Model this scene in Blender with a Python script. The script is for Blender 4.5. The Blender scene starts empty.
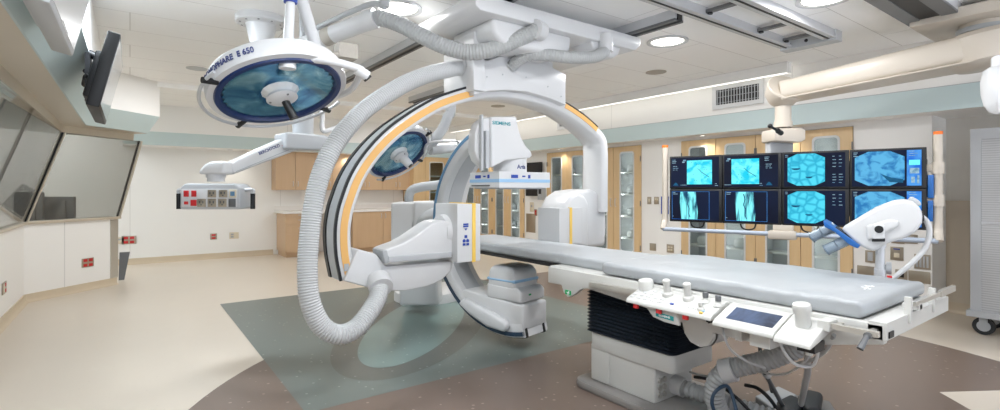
import bpy, bmesh, math, random
from mathutils import Vector as V, Matrix as M
random.seed(7)
S = bpy.context.scene
C = S.collection
PI = math.pi
# ------------------------------------------------------------------ camera
FPX, CX, HY = 505.0, 500.0, 190.0          # focal length in pixels, centre column, horizon row (1000x410 frame)
EYE = 1.37
YAW = math.atan(370 / 505)
FW = V((math.sin(YAW), math.cos(YAW), 0)); RT = V((math.cos(YAW), -math.sin(YAW), 0))
cam = bpy.data.cameras.new('camera'); co = bpy.data.objects.new('camera', cam); C.objects.link(co)
co.location = (0, 0, EYE); co.rotation_euler = (PI / 2, 0, -YAW)
cam.sensor_width = 36; cam.lens = 36 * FPX / 1000; cam.shift_y = -(205 - HY) / 1000
cam.clip_start = 0.02
S.camera = co

def at(u, v=HY, z=None, X=None, Y=None, d=None):
    """world point seen at pixel (u, v) on a known height, plane or distance"""
    l = (u - CX) / FPX
    r = FW + l * RT
    if z is not None: d = (EYE - z) * FPX / (v - HY)
    elif X is not None: d = X / r.x
    elif Y is not None: d = Y / r.y
    return V((r.x * d, r.y * d, EYE - (v - HY) / FPX * d))

# ------------------------------------------------------------------ materials
def lin(c):
    return tuple(((x / 255 / 12.92) if x / 255 <= .04045 else ((x / 255 + .055) / 1.055) ** 2.4) for x in c)

def mat(name, col, rough=.5, metal=0, var=.03, scale=6.0, bump=0, emit=None, es=0, coat=0, spec=.5):
    m = bpy.data.materials.new(name); m.use_nodes = True
    nt = m.node_tree; b = nt.nodes['Principled BSDF']
    c = lin(col)
    b.inputs['Roughness'].default_value = rough; b.inputs['Metallic'].default_value = metal
    b.inputs['Coat Weight'].default_value = coat; b.inputs['Specular IOR Level'].default_value = spec
    tc = nt.nodes.new('ShaderNodeTexCoord'); no = nt.nodes.new('ShaderNodeTexNoise')
    no.inputs['Scale'].default_value = scale; no.inputs['Detail'].default_value = 3
    nt.links.new(tc.outputs['Object'], no.inputs['Vector'])
    mx = nt.nodes.new('ShaderNodeMix'); mx.data_type = 'RGBA'
    mx.inputs['A'].default_value = tuple(x * (1 - var) for x in c) + (1,)
    mx.inputs['B'].default_value = tuple(min(1, x * (1 + var)) for x in c) + (1,)
    nt.links.new(no.outputs['Fac'], mx.inputs['Factor'])
    nt.links.new(mx.outputs['Result'], b.inputs['Base Color'])
    if bump:
        bp = nt.nodes.new('ShaderNodeBump'); bp.inputs['Strength'].default_value = bump; bp.inputs['Distance'].default_value = .02
        nt.links.new(no.outputs['Fac'], bp.inputs['Height']); nt.links.new(bp.outputs['Normal'], b.inputs['Normal'])
    if emit:
        b.inputs['Emission Color'].default_value = lin(emit) + (1,); b.inputs['Emission Strength'].default_value = es
    return m

def mat_glass(name, tint, alpha, rough=.02):
    m = bpy.data.materials.new(name); m.use_nodes = True; nt = m.node_tree
    nt.nodes.remove(nt.nodes['Principled BSDF'])
    out = nt.nodes['Material Output']
    tr = nt.nodes.new('ShaderNodeBsdfTransparent'); tr.inputs['Color'].default_value = lin(tint) + (1,)
    gl = nt.nodes.new('ShaderNodeBsdfGlossy'); gl.inputs['Roughness'].default_value = rough
    fr = nt.nodes.new('ShaderNodeLayerWeight'); fr.inputs['Blend'].default_value = .5
    pw = nt.nodes.new('ShaderNodeMath'); pw.operation = 'POWER'; pw.inputs[1].default_value = 4.5
    nt.links.new(fr.outputs['Facing'], pw.inputs[0])
    ma = nt.nodes.new('ShaderNodeMath'); ma.operation = 'MULTIPLY_ADD'; ma.inputs[1].default_value = .8; ma.inputs[2].default_value = alpha
    nt.links.new(pw.outputs[0], ma.inputs[0])
    mx = nt.nodes.new('ShaderNodeMixShader')
    nt.links.new(ma.outputs[0], mx.inputs[0]); nt.links.new(tr.outputs[0], mx.inputs[1]); nt.links.new(gl.outputs[0], mx.inputs[2])
    nt.links.new(mx.outputs[0], out.inputs['Surface'])
    return m

def mat_lines(name, col, line, bw, bh, rough, msize=.006, axes='XY', off=.5):
    """painted panels with thin joints between them"""
    m = mat(name, col, rough, var=.015, scale=2); nt = m.node_tree; b = nt.nodes['Principled BSDF']
    tc = nt.nodes['Texture Coordinate']; sp = nt.nodes.new('ShaderNodeSeparateXYZ'); cb = nt.nodes.new('ShaderNodeCombineXYZ')
    nt.links.new(tc.outputs['Object'], sp.inputs[0])
    nt.links.new(sp.outputs[axes[0]], cb.inputs['X']); nt.links.new(sp.outputs[axes[1]], cb.inputs['Y'])
    br = nt.nodes.new('ShaderNodeTexBrick'); br.offset = off; br.inputs['Scale'].default_value = 1
    br.inputs['Brick Width'].default_value = bw; br.inputs['Row Height'].default_value = bh
    br.inputs['Mortar Size'].default_value = msize; br.inputs['Mortar Smooth'].default_value = .3
    nt.links.new(cb.outputs[0], br.inputs['Vector'])
    mx = nt.nodes.new('ShaderNodeMix'); mx.data_type = 'RGBA'
    src = b.inputs['Base Color'].links[0].from_socket
    nt.links.new(src, mx.inputs['A']); mx.inputs['B'].default_value = lin(line) + (1,)
    nt.links.new(br.outputs['Fac'], mx.inputs['Factor'])
    nt.links.new(mx.outputs['Result'], b.inputs['Base Color'])
    return m

def mat_wood(name, col, dark):
    m = mat(name, col, .38, var=.02); nt = m.node_tree; b = nt.nodes['Principled BSDF']
    tc = nt.nodes['Texture Coordinate']; mp = nt.nodes.new('ShaderNodeMapping'); mp.inputs['Scale'].default_value = (9, 9, .7)
    no = nt.nodes['Noise Texture']; nt.links.new(tc.outputs['Object'], mp.inputs[0]); nt.links.new(mp.outputs[0], no.inputs['Vector'])
    no.inputs['Scale'].default_value = 3; no.inputs['Detail'].default_value = 6
    mx = nt.nodes['Mix']; mx.inputs['A'].default_value = lin(dark) + (1,); mx.inputs['B'].default_value = lin(col) + (1,)
    return m

def mat_floor(name, col, speck, amt=.02):
    m = mat(name, col, .3, var=.02, scale=3); nt = m.node_tree; b = nt.nodes['Principled BSDF']
    tc = nt.nodes['Texture Coordinate']; vo = nt.nodes.new('ShaderNodeTexVoronoi'); vo.inputs['Scale'].default_value = 12
    nt.links.new(tc.outputs['Object'], vo.inputs['Vector'])
    lt = nt.nodes.new('ShaderNodeMath'); lt.operation = 'LESS_THAN'; lt.inputs[1].default_value = amt * 5.5
    nt.links.new(vo.outputs['Distance'], lt.inputs[0])
    mu = nt.nodes.new('ShaderNodeMath'); mu.operation = 'MULTIPLY'; mu.inputs[1].default_value = .5
    nt.links.new(lt.outputs[0], mu.inputs[0])
    mx = nt.nodes.new('ShaderNodeMix'); mx.data_type = 'RGBA'
    nt.links.new(b.inputs['Base Color'].links[0].from_socket, mx.inputs['A']); mx.inputs['B'].default_value = lin(speck) + (1,)
    nt.links.new(mu.outputs[0], mx.inputs['Factor']); nt.links.new(mx.outputs['Result'], b.inputs['Base Color'])
    b.inputs['Specular IOR Level'].default_value = .4
    return m

def mat_scan(name, c0, c1, scale, dist, kind='noise', es=1.0, stretch=(1, 1, 1)):
    """lit screen picture: x-ray like cloud between two blues"""
    m = bpy.data.materials.new(name); m.use_nodes = True; nt = m.node_tree; b = nt.nodes['Principled BSDF']
    tc = nt.nodes.new('ShaderNodeTexCoord'); mp = nt.nodes.new('ShaderNodeMapping'); mp.inputs['Scale'].default_value = stretch
    nt.links.new(tc.outputs['Object'], mp.inputs[0])
    if kind == 'noise':
        t = nt.nodes.new('ShaderNodeTexNoise'); t.inputs['Scale'].default_value = scale; t.inputs['Detail'].default_value = 6; t.inputs['Distortion'].default_value = dist; o = t.outputs['Fac']
    else:
        t = nt.nodes.new('ShaderNodeTexVoronoi'); t.inputs['Scale'].default_value = scale; t.feature = 'DISTANCE_TO_EDGE'; o = t.outputs['Distance']
    nt.links.new(mp.outputs[0], t.inputs['Vector'])
    cr = nt.nodes.new('ShaderNodeValToRGB'); cr.color_ramp.elements[0].color = lin(c0) + (1,); cr.color_ramp.elements[1].color = lin(c1) + (1,)
    cr.color_ramp.elements[0].position = .38 if kind == 'noise' else .6; cr.color_ramp.elements[1].position = .56 if kind == 'noise' else .15
    if kind != 'noise':
        cr.color_ramp.elements[0].position = .0; cr.color_ramp.elements[1].position = .22
    nt.links.new(o, cr.inputs[0])
    b.inputs['Base Color'].default_value = (.01, .01, .015, 1); b.inputs['Roughness'].default_value = .6; b.inputs['Specular IOR Level'].default_value = .03
    nt.links.new(cr.outputs[0], b.inputs['Emission Color']); b.inputs['Emission Strength'].default_value = es
    return m

WHITE = (232, 232, 230)
m_wall = mat_lines('wall_paint', (240, 240, 238), (208, 208, 206), 2.6, 6, .5, .004, 'XZ', 0)
m_wallY = mat_lines('wall_paint_side', (239, 238, 235), (208, 208, 206), 2.9, 6, .5, .004, 'YZ', 0)
m_ceil = mat_lines('ceiling_panel', (251, 251, 250), (205, 204, 201), 2.4, .6, .6, .004, 'XY', .5)
m_teal = mat('teal_paint', (196, 213, 214), .5, var=.01)
m_beige = mat('beige_wall', (204, 192, 174), .5)
m_base = mat('cove_base', (205, 190, 166), .45)
m_vinyl = mat_floor('vinyl_beige', (212, 202, 188), (190, 180, 164), .012)
m_grey = mat_floor('vinyl_greygreen', (108, 117, 113), (172, 180, 174), .02)
m_brown = mat_floor('vinyl_brown', (116, 101, 92), (186, 170, 154), .022)
m_ltteal = mat_floor('vinyl_teal', (122, 142, 138), (180, 196, 190), .02)
m_taupe = mat_floor('floor_taupe', (97, 100, 95), (160, 164, 158), .02)
m_shell = mat('white_shell', (209, 210, 211), .28, var=.01)
m_shell2 = mat('light_grey_shell', (182, 185, 188), .32, var=.01)
m_grey_sh = mat('grey_shell', (168, 172, 175), .4)
m_bar = mat('blue_grey_bar', (168, 178, 192), .4)
m_plinth = mat('plinth_grey', (132, 129, 126), .4)
m_cream = mat('cream_shell', (198, 189, 176), .35, var=.01)
m_tbl = mat('table_white', (204, 204, 200), .32, var=.01)
m_steel = mat('brushed_steel', (198, 195, 188), .35, .7, scale=40)
m_steel2 = mat('warm_steel', (206, 197, 182), .35, .45, scale=40)
m_alu = mat('aluminium', (200, 202, 205), .35, .35)
m_dkalu = mat('dark_aluminium', (112, 114, 116), .4, .4)
m_black = mat('black_plastic', (18, 20, 23), .45)
m_rubber = mat('black_rubber', (26, 30, 34), .6)
m_bellow = mat('bellows_rubber', (34, 42, 52), .5)
m_orange = mat('amber_stripe', (226, 176, 104), .4)
m_yellow = mat('yellow_stripe', (238, 200, 96), .4)
m_blue = mat('blue_stripe', (96, 138, 172), .4)
m_ltblue = mat('pale_blue_stripe', (150, 190, 222), .4)
m_navyst = mat('navy_stripe', (44, 66, 88), .4)
m_icon = mat('blue_icon', (40, 70, 160), .5)
m_navy = mat('navy_ring', (22, 44, 92), .3)
m_refl = mat('blue_reflector', (150, 206, 232), .22, .85, scale=5)
_n = m_refl.node_tree; _c = _n.nodes.new('ShaderNodeValToRGB'); _c.color_ramp.elements[0].position = .36; _c.color_ramp.elements[1].position = .66
_c.color_ramp.elements[0].color = lin((38, 108, 160)) + (1,); _c.color_ramp.elements[1].color = lin((206, 236, 242)) + (1,)  # pale end paints in highlights; the uneven blue is the coating's own
_e = _c.color_ramp.elements.new(.5); _e.color = lin((110, 172, 202)) + (1,)
_n.nodes['Noise Texture'].inputs['Distortion'].default_value = 1.2
_n.links.new(_n.nodes['Noise Texture'].outputs['Fac'], _c.inputs[0]); _n.links.new(_c.outputs[0], _n.nodes['Principled BSDF'].inputs['Base Color'])
m_chrome = mat('faceted_chrome', (222, 226, 228), .25, .1)
m_hose = mat('hose_white', (192, 194, 195), .45, var=.02)
m_hoseg = mat('hose_grey', (172, 174, 174), .45, var=.02)
m_matt = mat('mattress_cover', (165, 169, 172), .45, var=.03, scale=9, bump=.12)
m_maple = mat_wood('maple', (222, 194, 152), (208, 176, 130))
m_birch = mat_wood('pale_birch', (206, 176, 142), (196, 164, 130))
m_top = mat('counter_white', (232, 230, 226), .35)
m_glass = mat_glass('cabinet_glass', (240, 245, 243), .03)
m_pane = mat_glass('control_glass', (214, 214, 212), .08)
m_lens = mat_glass('lamp_glass', (244, 250, 252), .015)
m_red = mat('red_socket', (196, 40, 44), .4)
m_plate = mat('steel_plate', (176, 166, 150), .35, .8)
m_platec = mat('cream_plate', (214, 204, 182), .45)
m_syr = mat_glass('syringe_plastic', (222, 232, 240), .07, .3)
m_inj = mat('injector_blue', (28, 96, 168), .35)
m_teal_l = mat('teal_label', (20, 150, 150), .5)
m_green = mat('green_sign', (10, 160, 90), .5)
m_txt = mat('navy_print', (62, 72, 122), .5)
m_txtt = mat('teal_print', (0, 140, 150), .5)
m_wprint = mat('white_print', (240, 240, 240), .5)
m_lampon = mat('lit_lens', (255, 255, 250), .4, emit=(255, 250, 240), es=4.0)
m_slot = mat('lit_slot', (255, 255, 250), .4, emit=(255, 252, 246), es=1.6)
m_spk = mat('speaker_grille', (176, 170, 160), .7, scale=200, var=.2)
m_scr_n = mat_scan('screen_navy', (1, 8, 24), (3, 20, 46), 2, 0)
m_scr_a = mat_scan('scan_cyan', (20, 196, 226), (112, 240, 248), 9, 1.2, es=1.1)
m_scr_leg = mat_scan('scan_leg', (4, 60, 92), (130, 242, 248), 6, 1.0, es=1.15, stretch=(1, 3.2, .45))
m_scr_bowel = mat_scan('scan_bowel', (36, 168, 204), (80, 214, 238), 15, 0, 'vor', es=1.0)
m_scr_blue = mat_scan('scan_blue', (40, 122, 184), (92, 180, 226), 14, .6, es=.95)
m_scr_pale = mat_scan('scan_text', (120, 170, 200), (180, 220, 240), 30, 0, es=.7)
m_scr_mid = mat_scan('scan_menu', (30, 110, 220), (80, 160, 240), 10, 0, es=.9)
m_scr_dk = mat_scan('scan_dark', (10, 70, 110), (20, 100, 140), 10, 0, es=.8)
m_tabscr = mat_scan('tablet_screen', (84, 92, 108), (112, 130, 164), 8, .5, es=.8)
m_tvscr = mat('tv_screen', (190, 196, 202), .12, .5)
m_slat = mat_lines('tambour_slats', (186, 187, 188), (160, 161, 162), 50, .022, .45, .004, 'YZ', 0)
m_drape = mat('plastic_drape', (236, 238, 240), .35, bump=.3, scale=14)

# ------------------------------------------------------------------ mesh builder
def smooth_path(pts, n=12):
    pts = [V(p) for p in pts]; out = []
    P = [2 * pts[0] - pts[1]] + pts + [2 * pts[-1] - pts[-2]]
    for i in range(1, len(P) - 2):
        a, b, c, d = P[i - 1:i + 3]
        for k in range(n):
            t = k / n
            out.append(.5 * ((2 * b) + (c - a) * t + (2 * a - 5 * b + 4 * c - d) * t * t + (3 * b - a - 3 * c + d) * t ** 3))
    out.append(pts[-1]); return out

def resample(path, step):
    out = [path[0].copy()]; left = step
    for a, b in zip(path, path[1:]):
        L = (b - a).length; t = left
        while t <= L and L > 0:
            out.append(a + (b - a) * (t / L)); t += step
        left = t - L
    return out

class MB:
    def __init__(s): s.b = bmesh.new(); s.mi = 0
    def faces(s, vs, fs):
        v = [s.b.verts.new(p) for p in vs]; r = []
        for f in fs:
            try:
                q = s.b.faces.new([v[i] for i in f]); q.material_index = s.mi; r.append(q)
            except ValueError: pass
        return v, r
    def bev(s, faces, w, seg=2, ang=40):
        es = {e for f in faces for e in f.edges if e.is_manifold and e.calc_face_angle(0) > math.radians(ang)}
        r = bmesh.ops.bevel(s.b, geom=list(es), offset=w, segments=seg, profile=.5, affect='EDGES', clamp_overlap=True)
        for f in r['faces']: f.material_index = s.mi
        return s
    def box(s, x0, x1, y0, y1, z0, z1, bev=0, seg=2, mx=None):
        vs = [V((x, y, z)) for x in (x0, x1) for y in (y0, y1) for z in (z0, z1)]
        if mx: vs = [mx @ v for v in vs]
        _, f = s.faces(vs, [(0, 1, 3, 2), (4, 6, 7, 5), (0, 4, 5, 1), (2, 3, 7, 6), (0, 2, 6, 4), (1, 5, 7, 3)])
        if bev: s.bev(f, bev, seg)
        return s
    def loft(s, secs, cap=True, closed=False):
        n = len(secs[0]); vs = [p for sec in secs for p in sec]; fs = []
        m = len(secs)
        for i in range(m if closed else m - 1):
            j = (i + 1) % m
            for k in range(n):
                l = (k + 1) % n
                fs.append((i * n + k, i * n + l, j * n + l, j * n + k))
        if cap and not closed:
            fs.append(tuple(range(n))[::-1]); fs.append(tuple((m - 1) * n + k for k in range(n)))
        return s.faces(vs, fs)[1]
    def cyl(s, p0, p1, r0, r1=None, n=24, bev=0):
        p0, p1 = V(p0), V(p1); r1 = r0 if r1 is None else r1
        w = (p1 - p0).normalized(); a = w.orthogonal().normalized(); b = w.cross(a)
        ring = lambda p, r: [p + r * (math.cos(2 * PI * k / n) * a + math.sin(2 * PI * k / n) * b) for k in range(n)]
        f = s.loft([ring(p0, r0), ring(p1, r1)])
        if bev: s.bev([q for q in f if len(q.verts) > 4], bev, 2, 50)
        return s
    def lathe(s, prof, o, w, n=48, a=None, cap=False, arc=None):
        o, w = V(o), V(w).normalized(); a = (V(a) - V(a).dot(w) * w).normalized() if a else w.orthogonal().normalized(); b = w.cross(a)
        secs = [[o + w * h + r * (math.cos(2 * PI * k / n) * a + math.sin(2 * PI * k / n) * b) for k in range(n)] for r, h in prof]
        s.loft(secs, cap); return s
    def tube(s, pts, r, n=14, k=10, ribs=0, amp=0, step=None, raw=False):
        path = [V(p) for p in pts] if raw else smooth_path(pts, k)
        if step: path = resample(path, step)
        m = len(path); a = None; secs = []
        for i, p in enumerate(path):
            t = (path[min(i + 1, m - 1)] - path[max(i - 1, 0)]).normalized()
            if a is None: a = t.orthogonal().normalized()
            a = (a - a.dot(t) * t).normalized(); b = t.cross(a)
            rr = r(i / (m - 1)) if callable(r) else r
            if ribs: rr -= amp * (1 if (i % 2) else 0)
            secs.append([p + rr * (math.cos(2 * PI * q / n) * a + math.sin(2 * PI * q / n) * b) for q in range(n)])
        s.loft(secs); return s
    def prism(s, poly, o, ux, uy, uz, t0, t1, bev=0, seg=2, ang=30):
        o, ux, uy, uz = V(o), V(ux), V(uy), V(uz); n = len(poly)
        A = [o + ux * p[0] + uy * p[1] + uz * t0 for p in poly]; B = [o + ux * p[0] + uy * p[1] + uz * t1 for p in poly]
        f = s.loft([A, B])
        bmesh.ops.recalc_face_normals(s.b, faces=f)
        if bev: s.bev(f, bev, seg, ang)
        return s
    def band(s, curve, o, ux, uy, uz, lo, hi, t0, t1, side=1, ch=0):
        """sweep a rectangle along a flat curve; lo..hi measured to one side of it, t0..t1 across its plane"""
        o, ux, uy, uz = V(o), V(ux), V(uy), V(uz); secs = []; m = len(curve)
        for i, p in enumerate(curve):
            t = (curve[min(i + 1, m - 1)] - curve[max(i - 1, 0)]); t = V((t.x, t.y, 0)).normalized(); nn = V((-t.y, t.x, 0)) * side
            q = []
            rect = [(lo, t0), (hi, t0), (hi, t1), (lo, t1)] if not ch else [(lo + ch, t0), (hi - ch, t0), (hi, t0 + ch), (hi, t1 - ch), (hi - ch, t1), (lo + ch, t1), (lo, t1 - ch), (lo, t0 + ch)]
            for a, b in rect:
                x = p + nn * a; q.append(o + ux * x.x + uy * x.y + uz * b)
            secs.append(q)
        f = s.loft(secs); bmesh.ops.recalc_face_normals(s.b, faces=f); return s
    def rim(s, w, h, x0, x1, z0, z1, r, t, mx, round_out=0, k=5):
        """door-like plate w x h, thickness t, with a rounded window x0..x1 / z0..z1; mx maps (x, depth, z)"""
        def rr(a0, a1, b0, b1, rad):
            g = []
            for (cx, cz, st) in ((a1 - rad, b1 - rad, 0), (a0 + rad, b1 - rad, 90), (a0 + rad, b0 + rad, 180), (a1 - rad, b0 + rad, 270)):
                for i in range(k + 1):
                    an = math.radians(st + 90 * i / k); g.append((cx + rad * math.cos(an), cz + rad * math.sin(an)))
            return g
        inn = rr(x0, x1, z0, z1, r)
        out = rr(0, w, 0, h, max(round_out, 1e-4))
        secs = [[mx @ V((x, d, z)) for x, z in pts] for pts, d in ((out, 0), (inn, 0), (inn, t), (out, t))]
        f = s.loft(secs, closed=True); bmesh.ops.recalc_face_normals(s.b, faces=f); return s
    def sphere(s, o, rx, ry=None, rz=None, n=20, mx=None):
        ry = ry or rx; rz = rz or rx
        r = bmesh.ops.create_uvsphere(s.b, u_segments=n, v_segments=n // 2, radius=1)
        T = M.Translation(V(o)) @ (mx or M.Identity(4)) @ M.Diagonal((rx, ry, rz, 1))
        for v in r['verts']:
            v.co = T @ v.co
            for f in v.link_faces: f.material_index = s.mi
        return s

def finish(name, mb, mats, shift=None, ang=35):
    if shift: bmesh.ops.translate(mb.b, verts=mb.b.verts, vec=-V(shift))
    bmesh.ops.recalc_face_normals(mb.b, faces=mb.b.faces)
    me = bpy.data.meshes.new(name); mb.b.to_mesh(me); mb.b.free()
    for m in (mats if isinstance(mats, (list, tuple)) else [mats]): me.materials.append(m)
    me.shade_smooth(); me.set_sharp_from_angle(angle=math.radians(ang))
    o = bpy.data.objects.new(name, me); C.objects.link(o); return o

ROOT = {}
def thing(name, label, cat, loc=(0, 0, 0), group=None):
    o = bpy.data.objects.new(name, None); o.empty_display_size = .1; C.objects.link(o); o.location = loc
    o['label'] = label; o['category'] = cat
    if group: o['group'] = group
    ROOT[o.name] = V(loc); return o
def top(o):
    while o.parent: o = o.parent
    return o
def part(name, mb, mats, parent, label=None, ang=35):
    o = finish(name, mb, mats, ROOT.get(top(parent).name), ang); o.parent = parent
    if label: o['label'] = label
    return o
def solo(name, mb, mats, label, cat, loc, group=None, ang=35):
    o = finish(name, mb, mats, loc, ang); o.location = loc; o['label'] = label; o['category'] = cat
    if group: o['group'] = group
    ROOT[o.name] = V(loc); return o
def struct(name, mb, mats, ang=35):
    o = finish(name, mb, mats, None, ang); o['kind'] = 'structure'; return o
def dup(root, loc, label, group=None, rot=None):
    r = root.copy(); C.objects.link(r); r.location = loc; r['label'] = label
    if rot is not None: r.rotation_euler = (0, 0, rot)
    if group: r['group'] = group
    for ch in root.children:
        c = ch.copy(); C.objects.link(c); c.parent = r
        for g in ch.children:
            d = g.copy(); C.objects.link(d); d.parent = c
    return r
def text(name, body, size, o, ux, uy, m, parent, depth=.001, bend=None, squeeze=1):
    cu = bpy.data.curves.new(name, 'FONT'); cu.body = body; cu.size = size; cu.extrude = depth; cu.offset = size * .02; cu.align_x = 'CENTER'; cu.align_y = 'CENTER'
    t = bpy.data.objects.new(name + '_tmp', cu); C.objects.link(t)
    dg = bpy.context.evaluated_depsgraph_get(); me = bpy.data.meshes.new_from_object(t.evaluated_get(dg))
    bpy.data.objects.remove(t); bpy.data.curves.remove(cu)
    ux, uy = V(ux).normalized(), V(uy).normalized(); uz = ux.cross(uy); base = V(o) - ROOT.get(top(parent).name, V())
    for v in me.vertices:
        if bend: v.co = bend(v.co.x * squeeze, v.co.y, v.co.z) - ROOT.get(top(parent).name, V())
        else: v.co = base + ux * v.co.x * squeeze + uy * v.co.y + uz * v.co.z
    me.materials.append(m); ob = bpy.data.objects.new(name, me); C.objects.link(ob); ob.parent = parent; return ob
def pxY(pts, Y): return [V((at(u, v, Y=Y).x, at(u, v, Y=Y).z, 0)) for u, v in pts]
EX, EY, EZ = V((1, 0, 0)), V((0, 1, 0)), V((0, 0, 1))
# ================================================================== ROOM
XR, YB, ZC = 6.9, 11.5, 2.9            # right wall, back wall, ceiling
XS, YS = 6.6, 10.9                     # faces of the soffits
ZT0, ZT1 = 2.17, 2.41                  # teal band
# floor with its inlaid vinyl figures and a darker taupe ring (one sheet, 1 mm steps)
f = MB(); f.box(-5, 7.6, -2.5, YB + .1, -.1, 0)
def sheet(pts, z, mi):
    f.mi = mi; f.faces([V((x, y, z)) for x, y in pts], [tuple(range(len(pts)))])
sheet([(2.9 + 3.0 * math.cos(a), 2.2 + 3.0 * math.sin(a)) for a in [2 * PI * k / 120 for k in range(120)]], .001, 2)
sheet([(4.33, 3.2), (5.75, 3.2), (5.75, 6.35), (4.33, 6.35)], .0012, 2)
sheet([(.87, 3.2), (4.33, 3.2), (4.33, 6.87), (.87, 6.87)], .002, 1)
ea = math.atan2(2.05, 1.75)
def ell(cx, cy, a, b, n=80):
    return [(cx + a * math.cos(t) * math.cos(ea) - b * math.sin(t) * math.sin(ea), cy + a * math.cos(t) * math.sin(ea) + b * math.sin(t) * math.cos(ea)) for t in [2 * PI * k / n for k in range(n)]]
sheet(ell(2.42, 4.72, 1.62, .66), .003, 4)  # darker taupe ellipse, a margin wider than the teal one
sheet(ell(2.42, 4.72, 1.36, .43), .004, 3)
sheet([(4.42, 1.0), (5.6, .25), (5.2, -.6), (3.6, .2)], .002, 0)
struct('floor', f, [m_vinyl, m_grey, m_brown, m_ltteal, m_taupe])
f = MB(); f.box(-5, 7.6, -2.5, YB + .1, ZC, ZC + .1); struct('ceiling', f, m_ceil)
f = MB(); f.box(-4.2, XR + .6, YB, YB + .1, 0, ZC); struct('wall_back', f, m_wall)
f = MB()
for y0, y1, z0, z1 in ((1.62, 2.345, 0, 2.2), (4.65, 5.41, 0, 2.2), (7.77, 8.51, 0, 2.2), (2.345, 4.65, 2.13, 2.2), (5.41, 7.77, 2.13, 2.2), (8.51, 11.5, 2.13, 2.2), (10.96, 11.5, 0, 2.2)):
    f.box(XR, XR + .1, y0, y1, z0, z1)
f.box(XR + .1, XR + .5, 1.62, 1.72, 0, 2.2)
f.box(XR + .5, XR + .6, 1.62, YB, 0, 2.2)
struct('wall_right', f, m_wallY)
f = MB(); f.box(7.42, 7.52, -2.5, 1.62, 0, 2.2); struct('wall_alcove', f, mat('alcove_upper_paint', (218, 214, 206), .5))
f = MB(); f.box(7.4135, 7.42, -2.5, 1.62, .115, 1.2385); struct('trim_8', f, m_beige)
f = MB(); f.box(7.405, 7.42, -2.5, 1.62, 1.24, 1.25); f.box(7.405, 7.42, 1.15, 1.16, 0, 2.17); struct('trim_1', f, m_base)
f = MB(); f.box(XS, 7.6, -2.5, YB, ZT0, ZC); 
f.mi = 1; f.box(XS - .004, XS, -2.5, YS, ZT0, ZT1)
f.mi = 2; f.box(XS - .006, XS, -2.5, YS, ZT1, ZT1 + .006)
struct('wall_right_soffit', f, [m_wallY, m_teal, m_grey_sh])
f = MB(); f.box(-.1, XS, YS, YB, ZT0, ZC)
f.mi = 1; f.box(-.1, XS, YS - .004, YS, ZT0, ZT1)
struct('wall_back_soffit', f, [m_wall, m_teal])
# coved bases
def base_run(name, pts, h=.1, t=.012):
    b = MB()
    for (x0, y0), (x1, y1) in zip(pts, pts[1:]):
        d = V((x1 - x0, y1 - y0, 0)); L = d.length; d.normalize(); n = V((-d.y, d.x, 0))
        prof = [(0, 0), (.05, 0), (.03, .006), (.018, .02), (t, .04), (t, h), (0, h)]
        b.prism(prof, (x0, y0, 0), n, EZ, d, 0, L)
    return struct(name, b, m_base)
base_run('baseboard_back', [(2.45, YB), (-.6, YB)], .11)
base_run('baseboard_right', [(XR, 1.62), (XR, 2.345)], .1); base_run('baseboard_alcove', [(7.42, -2.5), (7.42, 1.62)], .12)
base_run('baseboard_side', [(XR, 4.65), (XR, 5.41)], .1)
# control room bay on the left: low wall, sill, tilted glass, head
G = [(-1.04, -2.5), (-1.04, 8.35), (-.15, 9.24)]
f = MB()
f.prism([(-1.04, -2.5), (-1.04, 8.35), (-.15, 9.24), (-.24, 9.33), (-1.16, 8.4), (-1.16, -2.5)], (0, 0, 0), EX, EY, EZ, 0, .95)
struct('wall_left', f, m_wallY)
f = MB(); f.prism([(-1.0, -2.5), (-1.0, 8.333), (-.10, 9.233), (-.25, 9.38), (-1.2, 8.42), (-1.2, -2.5)], (0, 0, 0), EX, EY, EZ, .95, .985, .004); struct('trim_2', f, m_steel2)
base_run('baseboard_left', [(-.16, 9.23), (-1.04, 8.35), (-1.04, -2.5)], .1)
f = MB(); f.prism([(-.225, 9.155), (-.138, 9.242), (-.228, 9.342), (-.25, 9.32), (-.17, 9.24), (-.245, 9.165)], (0, 0, 0), EX, EY, EZ, .1, .95); struct('trim_3', f, m_steel)
f = MB(); p = at(118.5, 258, Y=9.6)
f.prism([(0, 0), (.012, .42), (.14, .42), (.07, 0)], (p.x, 9.6, 0), EX, EZ, EY, 0, .05); struct('trim_4', f, m_dkalu)
# glass
B0, B1, B2 = V((-1.04, -2.5, .985)), V((-1.04, 8.35, .985)), V((-.15, 9.24, .985))
T0, T1, T2 = V((-.68, -2.5, 2.08)), V((-.68, 8.2, 2.08)), V((.106, 8.985, 2.08))
def pane(name, a, b, c, d, th=.012):
    b_ = MB(); n = (b - a).cross(d - a).normalized() * th
    b_.faces([a, b, c, d, a + n, b + n, c + n, d + n], [(0, 1, 2, 3), (7, 6, 5, 4), (0, 4, 5, 1), (1, 5, 6, 2), (2, 6, 7, 3), (3, 7, 4, 0)])
    w = struct(name, b_, m_pane); return w
def lerpY(a, b, y): t = (y - a.y) / (b.y - a.y); return a.lerp(b, t)
ys = [-2.5, 1.2, 3.55, 5.9, None]
for i in range(4):
    a = lerpY(B0, B1, ys[i]) if ys[i] is not None else B1
    b = lerpY(B0, B1, ys[i + 1]) if ys[i + 1] is not None else B1
    tp = lambda q: T1 if q is B1 else V((-.68, q.y, 2.08))
    w = pane('window_%d' % (i + 1), a, b, tp(b), tp(a))
    if ys[i + 1] is not None:
        mu = MB(); mu.cyl(b, tp(b), .013, n=8); o = finish('mullion', mu, m_black); o.parent = w
w = pane('window_5', B1, B2, T2, T1)
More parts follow.
